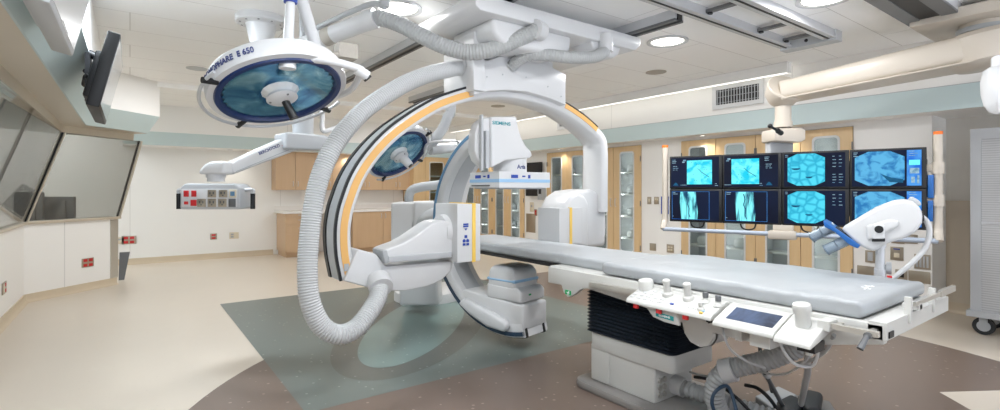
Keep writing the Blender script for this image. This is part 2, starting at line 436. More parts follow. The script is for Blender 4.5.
mu = MB(); mu.cyl(B1 + V((.01, -.005, 0)), T1 + V((.01, -.005, 0)), .012, n=8); o = finish('corner_joint', mu, m_black); o.parent = w
mu = MB(); mu.cyl(B1 + V((.034, 0, 0)), T1 + V((.034, 0, 0)), .012, n=8); o = finish('corner_trim', mu, m_steel2); o.parent = w
mu = MB(); mu.cyl(B2, T2, .014, n=8); o = finish('edge_seal', mu, m_black); o.parent = w
mu = MB(); mu.cyl(B2 + V((.03, .03, 0)), T2 + V((.03, .03, 0)), .016, n=8); o = finish('edge_trim', mu, m_steel2); o.parent = w
# steel head above the glass, bevelled teal bulkhead, white face above
def run3(name, prof_a, m, caps=True):
    """prof_a: list of (offset out from the glass line, z); mitred along left run and diagonal"""
    secs = []
    for (bx, by), mit in (((-.25, -2.5), (1, 0)), ((-.25, 8.06), (1, -.414)), ((.341, 8.651), (.707, -.707))):
        secs.append([V((bx + o * mit[0], by + o * mit[1], z)) for o, z in prof_a])
    b = MB(); fs = b.loft(secs); return struct(name, b, m)
run3('wall_left_bulkhead', [(0, ZT1), (0, ZC), (-1.6, ZC), (-1.6, ZT1)], m_wallY)
run3('trim_5', [(-.001, ZT1), (-.19, 2.18), (-1.6, 2.18), (-1.6, ZT1)], m_teal)
run3('trim_6', [(-.2, 2.178), (-.415, 2.17), (-.425, 2.075), (-.5, 2.075), (-.5, 2.178)], m_steel2)
f = MB(); f.box(-.28, XS, 8.62, 8.74, ZC - .07, ZC); struct('trim_7', f, m_ceil)
# control room behind the glass
f = MB(); f.box(-4.2, -4.1, -2.5, YB, 0, ZC); struct('wall_control', f, m_wall)
for (x, y, zt_, hw, lab) in ((-.84, 9.54, 1.275, .26, 'dark desk monitor seen through the control room glass, right of the corner joint'), (-1.13, 9.52, 1.34, .2, 'dark desk monitor seen through the control room glass, left of the corner joint')):
    t = thing('desk_monitor', lab, 'monitor', (x, y, .78), 'desk monitors in the control room')
    b = MB(); b.prism([(-hw, .9), (hw, .9), (hw, zt_), (-hw, zt_)], (x, y, 0), RT, EZ, FW, -.02, .02, .008); b.prism([(-hw * .6, .95), (hw * .6, .95), (hw * .6, zt_ - .06), (-hw * .6, zt_ - .06)], (x, y, 0), RT, EZ, FW, -.05, -.02, .008); part('screen_housing', b, m_dkalu, t)
    b = MB(); b.cyl((x, y, .79), (x, y, .95), .03); b.box(x - .1, x + .1, y - .1, y + .1, .78, .8, .005); part('stand', b, m_dkalu, t)
t = thing('control_desk', 'grey desk top behind the control room glass', 'desk', (-1.5, 9.7, 0))
b = MB(); b.box(-2.4, -.62, 9.36, 9.95, .74, .78, .006); part('desktop', b, m_grey_sh, t)
for x in (-2.3, -.75):
    b = MB(); b.box(x - .03, x + .03, 9.42, 9.9, 0, .74); part('leg', b, m_grey_sh, t)
# ceiling lights
def downlight(x, y, r, lab, power, lit=True):
    t = thing('recessed_downlight', lab, 'ceiling light', (x, y, ZC), 'recessed ceiling downlights')
    b = MB(); b.lathe([(r, .0), (r, -.012), (r * .84, -.016), (r * .78, -.004), (r * .78, .0)], (x, y, ZC), EZ, 40); part('trim_ring', b, m_alu, t)
    b = MB(); b.lathe([(r * .78, 0), (.001, 0)], (x, y, ZC - .0035), EZ, 40); part('lens', b, m_lampon, t)
    if power:
        ld = bpy.data.lights.new('lamp', 'AREA'); ld.shape = 'DISK'; ld.size = r * 1.5; ld.energy = power; ld.color = (.82, .91, 1) if x < .5 else (.98, .985, 1)
        lo = bpy.data.objects.new('lamp', ld); C.objects.link(lo); lo.parent = t; lo.location = (0, 0, -.02)
    return t
PW = 34
downlight(1.815, 3.93, .205, 'lit round ceiling downlight above the corrugated hose sleeve', 5)
downlight(4.455, 3.17, .205, 'lit round ceiling downlight beside the end of the dark ceiling rail', 34)
downlight(4.47, 1.72, .205, 'lit round ceiling downlight cut by the top edge, right of the short rail', 18)
downlight(1.815, 1.5, .205, 'added unseen ceiling downlight over the foot of the room', PW)  # unseen lamp added overhead to light the room
downlight(3.1, -.4, .205, 'added unseen ceiling downlight behind the camera', 14)  # fill lamp added out of view, behind the viewpoint
downlight(.6, .3, .205, 'added unseen ceiling downlight near the control room glass', 16)  # added out of view as fill near the glass
downlight(.05, 1.0, .205, 'added unseen fill downlight before the left bulkhead, nearer one', 26)  # unseen fill added for the dim left wall
downlight(.05, 4.5, .205, 'added unseen fill downlight before the left bulkhead, farther one', 34)  # added with it, lifts the left wall and floor
downlight(.9, 7.6, .1, 'small added fill downlight far left above the pale floor', 24)  # lit lamp added to brighten the far left
downlight(4.5, 9.2, .1, 'small added fill downlight in front of the back counter', 24)  # added fill for the back of the room
downlight(-2.6, 5.2, .15, 'added fill downlight inside the control room, nearer one', 26)  # added to keep the control room from going dark
downlight(-2.6, 8.6, .15, 'added fill downlight inside the control room, farther one', 26)  # second lamp added to brighten the control room
def spot(x, y, lab, e=9):
    z = ZT0
    t = thing('soffit_downlight', lab, 'ceiling light', (x, y, z), 'small soffit downlights')
    b = MB(); b.lathe([(.05, 0), (.05, -.008), (.036, -.01), (.036, -.004)], (x, y, z), EZ, 24); part('trim_ring', b, m_alu, t)
    b = MB(); b.lathe([(.036, -.005), (.001, -.005)], (x, y, z), EZ, 24); part('lens', b, m_lampon, t)
    ld = bpy.data.lights.new('lamp', 'SPOT'); ld.energy = e; ld.spot_size = 2.2; ld.spot_blend = .7; ld.shadow_soft_size = .04; ld.color = (1, .93, .82)
    lo = bpy.data.objects.new('lamp', ld); C.objects.link(lo); lo.parent = t; lo.location = (0, 0, -.03)
spot(6.74, 7.25, 'small lit soffit downlight over the glass cabinet behind the arched arm')
spot(6.74, 4.2, 'small lit soffit downlight over the maple doors left of the boom neck')
spot(6.74, 3.1, 'small lit soffit downlight over the maple doors right of the boom neck')
spot(6.74, 9.6, 'small lit soffit downlight over the far glass cabinets')
spot(1.6, 11.25, 'small lit soffit downlight over the bare white wall')
spot(3.9, 11.02, 'small lit soffit downlight over the pale wall cabinets')
downlight(3.15, 4.6, .17, 'added fill downlight hidden behind the white ceiling carriage', 34)  # added out of view to light the back half of the room
# fill lamp added out of view behind the bulkhead, brightening the back wall
t = thing('fill_troffer', 'added unseen fill lamp in the passage behind the control room bulkhead', 'ceiling light', (-1.6, 10.6, ZC))
b = MB(); b.box(-2.5, -.7, 10.3, 10.8, ZC - .03, ZC, .005); part('housing', b, m_shell, t)
b = MB(); b.box(-2.45, -.75, 10.35, 10.75, ZC - .034, ZC - .03); part('lens', b, m_lampon, t)
ld = bpy.data.lights.new('lamp', 'AREA'); ld.shape = 'RECTANGLE'; ld.size = 1.7; ld.size_y = .4; ld.energy = 22; ld.color = (.9, .96, 1)
lo = bpy.data.objects.new('lamp', ld); C.objects.link(lo); lo.parent = t; lo.location = (0, -.05, -.045)
# light valance on the right
t = thing('light_valance', 'long white ceiling valance with a lit lower edge along the right wall', 'ceiling light', (6.35, 2.83, ZC))
b = MB(); b.box(6.3, 6.33, 2.83, 10.7, ZC - .125, ZC, .003); b.box(6.33, 6.42, 2.83, 2.85, ZC - .125, ZC); part('fascia', b, m_wall, t)
b = MB(); b.box(6.335, 6.4, 2.86, 10.7, ZC - .122, ZC - .1); part('light_strip', b, m_slot, t)
def strip(t, loc, lx, ly, e):
    ld = bpy.data.lights.new('lamp', 'AREA'); ld.shape = 'RECTANGLE'; ld.size = lx; ld.size_y = ly; ld.energy = e; ld.color = (.97, .985, 1)
    lo = bpy.data.objects.new('lamp', ld); C.objects.link(lo); lo.parent = t; lo.location = V(loc) - ROOT[t.name]
strip(t, (6.367, 6.8, ZC - .124), .06, 7.8, 3)
# small ceiling things
def disc(name, u, v, r, m, lab, cat, grp=None):
    p = at(u, v, z=ZC); b = MB(); b.lathe([(.001, -.03 if name == 'smoke_detector' else -.008), (r * .7, -.03 if name == 'smoke_detector' else -.008), (r, -.006), (r, 0)], (p.x, p.y, ZC), EZ, 28)
    return solo(name, b, m, lab, cat, (p.x, p.y, ZC), grp)
disc('ceiling_speaker', 656, 72, .13, m_spk, 'round grey ceiling speaker left of the wall vent', 'speaker', 'ceiling speakers')
disc('ceiling_speaker', 498, 106, .13, m_spk, 'round grey ceiling speaker seen through the arch', 'speaker', 'ceiling speakers')
disc('ceiling_speaker', 197, 68.5, .12, m_shell2, 'round pale ceiling speaker left of the large lamp', 'speaker', 'ceiling speakers')
disc('smoke_detector', 345, 103, .06, m_shell, 'small white smoke detector right of the large lamp', 'detector')
# vents on the white face over the teal band
def vent(y0, y1, z0, z1, lab):
    t = thing('wall_vent', lab, 'vent', (XS, (y0 + y1) / 2, z0), 'white framed wall vents')
    b = MB(); b.box(XS - .004, XS, y0, y1, z0, z1); part('backing', b, m_black, t)
    b = MB(); e = .055; mx = M(((0, 1, 0, XS - .02), (1, 0, 0, y0), (0, 0, 1, z0), (0, 0, 0, 1)))
    b.rim(y1 - y0, z1 - z0, e, y1 - y0 - e, e, z1 - z0 - e, .002, .02, mx, 0, 1); part('frame', b, m_shell, t)
    b = MB(); n = int((y1 - y0) / .045)
    for i in range(n):
        y = y0 + e + (y1 - y0 - 2 * e) * (i + .5) / n
        b.box(XS - .017, XS - .006, y - .005, y + .005, z0 + e, z1 - e)
    for z in (z0 + (z1 - z0) * k / 4 for k in (1, 2, 3)): b.box(XS - .019, XS - .017, y0 + e, y1 - e, z - .003, z + .003)
    part('grille', b, m_grey_sh, t)
ya, yb = at(713, 90, X=XS).y, at(764, 90, X=XS).y
vent(yb, ya, at(738, 106.5, X=XS).z, at(738, 83, X=XS).z, 'large white framed vent with dark grille on the right wall')
ya, yb = at(558, 120, X=XS).y, at(584, 120, X=XS).y
vent(yb, ya, at(570, 128.5, X=XS).z, at(570, 115, X=XS).z, 'small white framed vent behind the arched arm')

# ================================================================== CABINETS
def wall_cab(y0, y1, lab, n=2, shelves=5, bins=(), binlab=''):
    """glass-door unit set in the right wall between y0 < y1 (doors face -X)"""
    h = 2.13; t = thing('glass_cabinet', lab, 'cabinet', (XR, (y0 + y1) / 2, 0), 'tall maple glass-door cabinets')
    b = MB(); D = .45
    b.box(XR + D - .02, XR + D, y0, y1, 0, h); b.box(XR + .005, XR + D, y0, y0 + .02, 0, h); b.box(XR + .005, XR + D, y1 - .02, y1, 0, h)
    b.box(XR + .005, XR + D, y0, y1, h - .02, h); b.box(XR + .005, XR + D, y0, y1, 0, .1)
    part('carcass', b, m_shell2, t)
    for k in range(shelves):
        z = .1 + (h - .2) * k / shelves + .02
        b = MB(); b.box(XR + .13, XR + D - .03, y0 + .022, y1 - .022, z, z + .025, .003); part('shelf', b, m_shell, t)
    ld = bpy.data.lights.new('cabinet_fill', 'AREA'); ld.shape = 'RECTANGLE'; ld.size = 1.9; ld.size_y = .03; ld.energy = 5; ld.color = (.95, .98, 1)  # added fill lamp behind the door stiles, brightens the shelves
    lo = bpy.data.objects.new('cabinet_fill', ld); C.objects.link(lo); lo.parent = t; lo.location = (.03, 0, 1.12); lo.rotation_euler = (0, -PI / 2, 0)
    ym = (y0 + y1) / 2; b = MB(); b.box(XR + .005, XR + .026, ym - .02, ym + .02, .12, 2.1); part('fill_strip', b, m_shell, t)  # made-up strip in front of the added lamp
    w = (y1 - y0) / n
    for i in range(n):
        ya = y0 + i * w
        mx = M(((0, 1, 0, XR - .022), (1, 0, 0, ya + .004), (0, 0, 1, .09), (0, 0, 0, 1)))
        W = w - .008; H = h - .1; a0, a1, c0, c1 = W * .25, W * .75, .22, H - .1
        b = MB(); b.rim(W, H, a0, a1, c0, c1, .05, .022, mx, 0, 6); d = part('door', b, m_maple, t)
        b = MB(); mt = mx @ M.Translation((a0 - .012, -.006, c0 - .012))
        b.rim(a1 - a0 + .024, c1 - c0 + .024, .024, a1 - a0, .024, c1 - c0, .045, .012, mt, .055, 6); o = part('window_trim', b, m_shell, d)
        b = MB(); b.box(XR - .012, XR - .008, ya + a0, ya + a1, .09 + c0, .09 + c1); part('pane', b, m_glass, d)
        hy = ya + W - .05 if i == 0 else ya + .05
        b = MB(); b.tube([(XR - .024, hy, 1.08), (XR - .05, hy, 1.1), (XR - .05, hy, 1.2), (XR - .024, hy, 1.22)], .006, 8, 4); part('handle', b, m_alu, d)
        for hz in (.35, 1.1, 1.85):
            yy = ya + .006 if i == 0 else ya + W - .006
            b = MB(); b.cyl((XR - .028, yy, hz), (XR - .028, yy, hz + .09), .008, n=10); part('hinge', b, m_dkalu, d)
    return t
def shelf_bins(y, lab, rows, w=.13):
    ords = ['lowest', 'second lowest', 'middle', 'second highest', 'highest']
    for k in rows:
        z = .1 + (2.13 - .2) * k / 5 + .046
        b = MB(); hh = .14
        b.prism([(-w, 0), (w, 0), (w, hh * .8), (w * .7, hh), (-w * .55, hh), (-w, hh * .6)], (XR + .15, y, z), EY, EZ, EX, 0, .22, .025)
        solo('supply_bin', b, m_shell2, 'pale bin on %s shelf behind %s' % (ords[k], lab), 'bin', (XR + .2, y, z), 'supply bins in the glass cabinets')
wall_cab(5.41, 6.59, 'tall maple glass-door cabinet just right of the arched arm column'); wall_cab(6.59, 7.77, 'tall maple glass-door cabinet seen through the arch, left of the arm column')
wall_cab(2.345, 3.4975, 'tall maple cabinet with rounded windows behind the right half of the screens'); wall_cab(3.4975, 4.65, 'tall maple cabinet with rounded windows behind the left half of the screens')
wall_cab(8.51, 9.7, 'tall maple glass cabinet behind the flat detector panel'); wall_cab(9.7, 10.96, 'tall maple glass cabinet deepest in the right-hand corner')
shelf_bins(5.72, 'the maple door left of the white wall panel', (0, 1, 2, 3, 4))
shelf_bins(7.46, 'the farthest door in the arch', (1, 2, 3, 4))
shelf_bins(6.9, 'the nearer door in the arch', (1, 2, 3))
shelf_bins(4.36, 'the window below the leftmost screen', (0, 1))
shelf_bins(3.78, 'the window below the second screen', (0, 1))
shelf_bins(8.85, 'the far door beside the wall terminal', (0, 1, 2, 3))
shelf_bins(9.4, 'the far door left of the wall terminal', (0, 1, 2))
# back wall: base units, worktop, wall units, tall corner cabinet
def front(x, z, w, h, m, t, handle=None, nm='door', Y=0):
    b = MB(); b.box(x + .003, x + w - .003, Y - .02, Y, z + .003, z + h - .003, .003, 1); d = part(nm, b, m, t)
    if handle == 'bar':
        b = MB(); xm = x + w / 2; zz = z + h * .62; b.tube([(xm - .05, Y - .02, zz), (xm - .045, Y - .045, zz), (xm + .045, Y - .045, zz), (xm + .05, Y - .02, zz)], .006, 8, 4); part('handle', b, m_alu, d)
    elif handle in ('l', 'r'):
        xm = x + .05 if handle == 'l' else x + w - .05; zz = z + h * .1 if z > 1 else z + h * .82
        b = MB(); b.tube([(xm, Y - .02, zz), (xm, Y - .045, zz + .01), (xm, Y - .045, zz + .09), (xm, Y - .02, zz + .1)], .006, 8, 4); part('handle', b, m_alu, d)
    return d
YF = 10.75
def base_cab(x0, x1, kind, lab):
    t = thing('base_cabinet', lab, 'cabinet', ((x0 + x1) / 2, YF, 0), 'pale base cabinets under the back counter')
    b = MB(); b.box(x0, x1, YF, YB - .01, .1, .885); b.box(x0 + .03, x1 - .03, YF + .06, YB - .01, 0, .1); part('carcass', b, m_birch, t)
    if kind == 'drawers':
        z = .885
        for h in (.07, .15, .19): z -= h; front(x0, z, x1 - x0, h, m_birch, t, 'bar', 'drawer', YF)
        front(x0, .1, x1 - x0, z - .1, m_birch, t, 'r', 'door', YF)
    else:
        w = (x1 - x0) / 2
        front(x0, .1, w, .785, m_birch, t, 'r', 'door', YF); front(x0 + w, .1, w, .785, m_birch, t, 'l', 'door', YF)
base_cab(2.52, 3.12, 'drawers', 'pale wood base cabinet with drawers at the left end of the back counter')
base_cab(3.9, 5.3, 'doors', 'pale wood two-door base cabinet seen through the ring arm')
b = MB(); b.box(2.47, 5.36, YF - .04, YB - .01, .89, .935, .006); b.box(2.47, 5.36, YB - .04, YB - .01, .935, 1.03, .004)
solo('worktop', b, m_top, 'long white worktop with upstand along the back wall', 'worktop', (3.9, 11, .89))
xs = [2.42, 3.2, 3.98, 4.76, 5.5]
for i in range(4):
    x0, x1 = xs[i], xs[i + 1]
    labs = ['leftmost pale wall cabinet, its end towards the bare white wall', 'second pale wall cabinet from the left, partly behind the white hose', 'third pale wall cabinet, seen just inside the ring arm', 'fourth pale wall cabinet, behind the small surgical lamp']
    t = thing('wall_cabinet', labs[i], 'cabinet', ((x0 + x1) / 2, 11.15, 1.37), 'pale wood wall cabinets')
    b = MB(); b.box(x0, x1, 11.14, YB - .005, 1.37, 2.17); part('carcass', b, m_birch, t)
    w = (x1 - x0) / 2
    front(x0, 1.37, w, .8, m_birch, t, 'r', 'door', 11.14); front(x0 + w, 1.37, w, .8, m_birch, t, 'l', 'door', 11.14)
t = thing('corner_cabinet', 'tall maple cabinet with a narrow glass window in the far corner', 'cabinet', (6.0, 10.95, 0))
b = MB(); x0, x1 = 5.45, 6.55; Yc = 10.93
b.box(x0, x1, YB - .03, YB - .005, 0, 2.17); b.box(x0, x0 + .02, Yc, YB - .01, 0, 2.17); b.box(x1 - .02, x1, Yc, YB - .01, 0, 2.17); b.box(x0, x1, Yc, YB - .01, 2.15, 2.17); b.box(x0, x1, Yc, YB - .01, 0, .1)
part('carcass', b, m_maple, t)
b = MB(); b.box(x0 + .003, x0 + .3, Yc - .022, Yc, .1, 2.16, .003); part('filler_panel', b, m_maple, t)
mx = M(((1, 0, 0, x0 + .305), (0, 1, 0, Yc - .022), (0, 0, 1, .1), (0, 0, 0, 1))); W = x1 - x0 - .31
b = MB(); b.rim(W, 2.06, .12, .5, .3, 1.95, .05, .022, mx, 0, 6); d = part('door', b, m_maple, t)
b = MB(); mt = mx @ M.Translation((.108, -.006, .288)); b.rim(.404, 1.674, .024, .38, .024, 1.65, .045, .012, mt, .055, 6); part('window_trim', b, m_shell, d)
b = MB(); b.box(x0 + .42, x0 + .81, Yc - .012, Yc - .008, .4, 2.05); part('pane', b, m_glass, d)
for z in (.5, .9, 1.3, 1.7):
    b = MB(); b.box(x0 + .03, x1 - .03, Yc + .03, YB - .04, z, z + .025, .003); part('shelf', b, m_shell, t)

# ================================================================== OUTLETS
def outlet(u, v, plane, w, h, lab, body, slots, cat='outlet', grp='wall outlets'):
    ax, c = plane
    if ax == 'X': p = at(u, v, X=c); ux, un = EY * (-1 if c > 0 else 1), EX * (-1 if c > 0 else 1)
    elif ax == 'Y': p = at(u, v, Y=c); ux, un = EX, -EY
    else:
        l = (u - CX) / FPX; r = FW + l * RT; dd = 9.39 / (r.y - r.x); p = V((r.x * dd, r.y * dd, EYE - (v - HY) / FPX * dd))
        ux = V((.707, .707, 0)); un = V((.707, -.707, 0))
    t = thing('wall_outlet', lab, cat, tuple(p), grp)
    b = MB(); b.prism([(-w / 2, -h / 2), (w / 2, -h / 2), (w / 2, h / 2), (-w / 2, h / 2)], p, ux, EZ, un, .0005, .01, .003); part('cover_plate', b, body, t)
    for (sx, sz, sw, sh, m) in slots:
        b = MB(); b.prism([(sx - sw / 2, sz - sh / 2), (sx + sw / 2, sz - sh / 2), (sx + sw / 2, sz + sh / 2), (sx - sw / 2, sz + sh / 2)], p, ux, EZ, un, .008, .013, .001); part('socket', b, m, t)
quad = lambda m, s=1: [(-.035 * s, .03 * s, .05 * s, .035 * s, m), (.035 * s, .03 * s, .05 * s, .035 * s, m), (-.035 * s, -.03 * s, .05 * s, .035 * s, m), (.035 * s, -.03 * s, .05 * s, .035 * s, m)]
outlet(87.5, 262.5, ('D', 0), .17, .12, 'steel plate with four red sockets on the low wall under the glass', m_plate, quad(m_red, 1.1))
outlet(3.5, 288, ('X', -1.04), .2, .12, 'steel plate with red sockets at the left edge of the photo', m_plate, [(-.04, 0, .05, .08, m_platec)] + [(.04, .03, .05, .035, m_red), (.04, -.03, .05, .035, m_red)])
outlet(129, 240, ('Y', YB), .22, .15, 'steel plate with four red sockets on the back wall beside the post', m_plate, quad(m_red, 1.3))
outlet(120, 240.5, ('Y', YB), .12, .12, 'cream socket plate half behind the steel post', m_platec, [(0, .02, .05, .03, m_grey_sh)])
outlet(213.5, 236.5, ('Y', YB), .12, .12, 'small plate with two red sockets on the bare back wall', m_plate, [(0, .03, .07, .035, m_red), (0, -.03, .07, .035, m_red)])
outlet(234, 235.5, ('Y', YB), .17, .13, 'cream socket plate right of the red one on the back wall', m_platec, [(-.035, .025, .05, .035, m_grey_sh), (-.035, -.025, .05, .035, m_grey_sh)])
R_ = ('X', XR)
outlet(649.5, 200.5, R_, .08, .12, 'left steel switch plate on the white panel between cabinets', m_plate, [(0, 0, .03, .06, m_platec)])
outlet(656.7, 200.5, R_, .09, .12, 'right steel switch plate on the white panel between cabinets', m_plate, [(-.018, .02, .02, .03, m_platec), (.018, .02, .02, .03, m_platec)])
outlet(653, 247, R_, .12, .12, 'blank steel plate low on the white panel between cabinets', m_plate, [])
outlet(670.5, 248.5, R_, .13, .13, 'low steel plate with four cream inserts left of the screens', m_plate, quad(m_platec, .7))
outlet(870.5, 256.5, R_, .1, .14, 'small steel plate left of the injector pole', m_plate, [(0, 0, .05, .1, m_shell2)])
outlet(897, 253.5, R_, .12, .15, 'steel plate with a blue mark right of the injector pole', m_plate, [(0, .05, .06, .012, m_icon), (0, -.02, .05, .05, m_platec)])
outlet(898, 239, R_, .12, .1, 'upper steel plate behind the screen bar, left one', m_plate, [(0, 0, .05, .05, m_platec)])
outlet(911, 239, R_, .12, .1, 'upper steel plate behind the screen bar, right one', m_plate, [(0, .02, .06, .012, m_shell)])
outlet(922.5, 261.8, R_, .14, .16, 'steel plate with ribbed sockets near the wall corner', m_plate, [(x, 0, .018, .12, m_shell2) for x in (-.045, -.015, .015, .045)])
outlet(865.8, 271, R_, .17, .12, 'wide blank steel plate low beside the mattress', m_plate, [])
outlet(901.5, 275, R_, .11, .12, 'steel plate with a black round socket just above the mattress', m_plate, [(0, 0, .05, .05, m_black)])
outlet(919.5, 277, R_, .19, .13, 'wide blank steel plate nearest the wall corner', m_plate, [])
outlet(532, 207, R_, .13, .2, 'cream switch plate below the wall terminal', m_platec, [(0, .02, .05, .05, m_grey_sh)])
outlet(536, 212.5, R_, .09, .14, 'small plate with a red socket right below the wall terminal', m_plate, [(0, .02, .05, .05, m_red), (0, -.03, .05, .03, m_red)])
outlet(531, 223, R_, .3, .4, 'tall steel service plate low behind the head of the table', m_plate, [])
# dispenser + wall terminal
t = thing('wall_terminal', 'black two-screen terminal on the white wall behind the detector panel', 'monitor', tuple(at(534, 185, X=XR)))
for v0, v1 in ((163, 172.5), (187.5, 195)):
    p0, p1 = at(526, v0, X=XR - .08), at(540.5, v1, X=XR - .08); zc = .0
    z0, z1 = at(533, v1 + 1, X=XR - .08).z, at(533, v0 - .5, X=XR - .08).z
    b = MB(); b.box(XR - .09, XR - .03, p1.y, p0.y, z0, z1, .01); part('screen_housing', b, m_black, t)
b = MB(); p = at(533, 180, X=XR - .03); b.box(XR - .03, XR, p.y - .06, p.y + .06, at(533, 196, X=XR).z, at(533, 163, X=XR).z, .005); part('wall_track', b, m_grey_sh, t)
p0 = at(543.5, 193, X=XR); b = MB(); b.box(XR - .1, XR + .004, p0.y - .07, p0.y + .07, p0.z - .14, p0.z + .14, .02); b.mi = 1; b.box(XR - .104, XR - .09, p0.y - .04, p0.y + .04, p0.z - .02, p0.z + .1, .006)
solo('soap_dispenser', b, [m_grey_sh, m_black], 'small grey and black dispenser on the wall right of the terminal', 'dispenser', tuple(p0))
p0 = at(666, 204, X=XR); b = MB(); b.box(XR - .06, XR, p0.y - .05, p0.y + .05, p0.z - .16, p0.z + .12, .01); b.mi = 1; b.box(XR - .05, XR - .02, p0.y - .02, p0.y + .02, p0.z - .3, p0.z - .16, .005)
solo('wall_phone', b, [m_icon, m_grey_sh], 'small blue wall handset beside the left end of the screens', 'phone', tuple(p0))
# ================================================================== CEILING RAILS
def rail(name, x0, x1, y0, y1, lab, z0=2.80, cat='rail', grp=None):
    t = thing(name, lab, cat, ((x0 + x1) / 2, (y0 + y1) / 2, ZC), grp)
    b = MB(); b.box(x0, x1, y0, y1, z0 + .02, ZC, .004); part('rail_body', b, m_alu, t)
    b = MB()
    if y1 - y0 > x1 - x0:
        w = x1 - x0; b.box(x0 + w * .3, x1 - w * .3, y0 + .002, y1 - .002, z0 + .008, z0 + .024)
        b.mi = 1; b.box(x0, x0 + w * .3, y0, y1, z0, z0 + .02, .003); b.box(x1 - w * .3, x1, y0, y1, z0, z0 + .02, .003)
    else:
        w = y1 - y0; b.box(x0 + .002, x1 - .002, y0 + w * .3, y1 - w * .3, z0 + .008, z0 + .024)
        b.mi = 1; b.box(x0, x1, y0, y0 + w * .3, z0, z0 + .02, .003); b.box(x0, x1, y1 - w * .3, y1, z0, z0 + .02, .003)
    part('running_slot', b, [m_black, m_dkalu], t)
    return t
rail('ceiling_rail', 2.26, 2.36, 2.45, 7.6, 'long dark ceiling rail running back behind the big white hose', grp='rails of the ceiling arm')
t = rail('ceiling_rail', 3.70, 3.82, 2.56, 7.6, 'dark ceiling rail with an open end beside the lit downlight', grp='rails of the ceiling arm')
b = MB(); b.box(3.73, 3.79, 2.55, 2.61, 2.81, 2.87, .008); part('end_stop', b, m_black, t)
t = thing('ceiling_rail_frame', 'pair of silver ceiling rails with cross bars ending in a grey cap, right of centre', 'rail', (4.4, 2.28, ZC))
for y in (2.04, 2.43):
    b = MB(); b.box(2.6, 5.46, y - .045, y + .045, 2.83, ZC, .006); b.box(2.6, 5.46, y - .055, y + .055, 2.82, 2.835, .004); part('rail_body', b, m_alu, t)
    b = MB(); b.box(2.6, 5.45, y - .008, y + .008, 2.815, 2.823); part('running_slot', b, m_black, t)
for x in (3.9, 4.75, 5.25):
    b = MB(); b.box(x - .025, x + .025, 2.08, 2.39, 2.85, 2.875, .004); part('cross_bar', b, m_dkalu, t)
    b = MB(); b.cyl((x, 2.36, 2.835), (x, 2.36, 2.85), .022, n=12); part('stop_knob', b, m_black, t)
b = MB(); b.box(5.4, 5.54, 1.98, 2.49, 2.80, ZC, .008); b.mi = 1
for y in (2.08, 2.24, 2.4): b.cyl((5.39, y, 2.85), (5.4, y, 2.85), .016, n=12)
part('end_cap', b, [m_shell2, m_black], t)

# ================================================================== CEILING ARM (ring with two heads)
YR = 3.45
arm = thing('ceiling_arch_arm', 'huge white arch arm hung from the ceiling with amber bands and two lateral heads', 'medical imager', (2.9, 3.5, 2.82))
# carriage under the rails
b = MB(); cz0, cz1 = 2.67, 2.8
b.prism([(2.0, cz1), (2.0, cz0 + .03), (2.05, cz0), (3.78, cz0 - .01), (3.86, cz0 + .05), (3.86, cz1)], (0, 0, 0), EX, EZ, EY, 3.03, 4.05, .025)
part('carriage', b, m_shell, arm)
b = MB(); b.prism([(-.42, 0), (-.4, -.13), (-.3, -.2), (.3, -.2), (.4, -.13), (.42, 0)], (2.62, 0, 2.68), EX, EZ, EY, 3.1, 3.7, .04, 3); b.prism([(-.2, 0), (-.17, -.08), (-.1, -.12), (.1, -.12), (.17, -.08), (.2, 0)], (3.42, 0, 2.68), EX, EZ, EY, 3.06, 3.34, .03, 3)
part('carriage_cowl', b, m_shell, arm)
# plate gripping the ring
b = MB(); hq = [(p.x, p.y) for p in pxY([(474, 95), (490, 91), (508, 90), (528, 92), (546, 97), (558, 101.5), (566, 105.5), (566, 74), (548, 65), (520, 58), (500, 56), (490, 60), (474, 60)], 3.375)]
b.prism(hq, (0, 0, 0), EX, EZ, EY, 3.375, 3.8, .012)
b.prism([(2.19, 2.16), (2.30, 2.16), (2.30, 2.63), (2.19, 2.63)], (0, 0, 0), EX, EZ, EY, 3.34, 3.82, .012)
b.box(2.4, 3.1, 3.42, 3.76, 2.45, 2.69, .03)
hs = part('ring_housing', b, m_shell, arm)
b = MB()
for x, z in ((2.34, 2.29), (2.5, 2.33), (2.75, 2.34), (3.0, 2.29), (3.16, 2.22)): b.cyl((x, 3.371, z), (x, 3.38, z), .006, n=10)
part('screw', b, m_grey_sh, hs)
# ring: flat curve in the plane y = YR
oc = [(341.7, 281), (337, 256), (336, 232), (338.5, 212), (343.5, 195), (350.5, 177), (361, 159), (375.6, 141), (391, 126.5), (407, 115), (423, 105), (441, 96), (471, 87), (500, 84.5), (530, 89), (551, 95.5), (566, 102.5), (584, 114.5), (598, 127), (606, 137), (608.5, 150), (608.5, 185), (608.5, 212)]
curve = smooth_path(pxY(oc, YR), 6)
b = MB(); b.band(curve, (0, YR, 0), EX, EZ, EY, 0, .105, 0, .26, -1, .012); part('ring_arm', b, m_shell, arm, ang=50)
n0 = len(oc)
def sub(i0, i1): return curve[i0 * 6:i1 * 6 + 1]
b = MB(); b.band(sub(0, 12), (0, YR, 0), EX, EZ, EY, .028, .078, -.006, .01, -1); part('amber_band', b, m_orange, arm, 'amber band down the left limb')
b = MB(); b.band(sub(16, 18), (0, YR, 0), EX, EZ, EY, .012, .055, -.006, .01, -1); part('amber_band', b, m_orange, arm, 'short amber band on the right shoulder')
b = MB(); b.band(sub(0, 12), (0, YR, 0), EX, EZ, EY, -.012, .006, .0, .022, -1); part('running_strip', b, m_black, arm, 'black strip nearest the amber band')
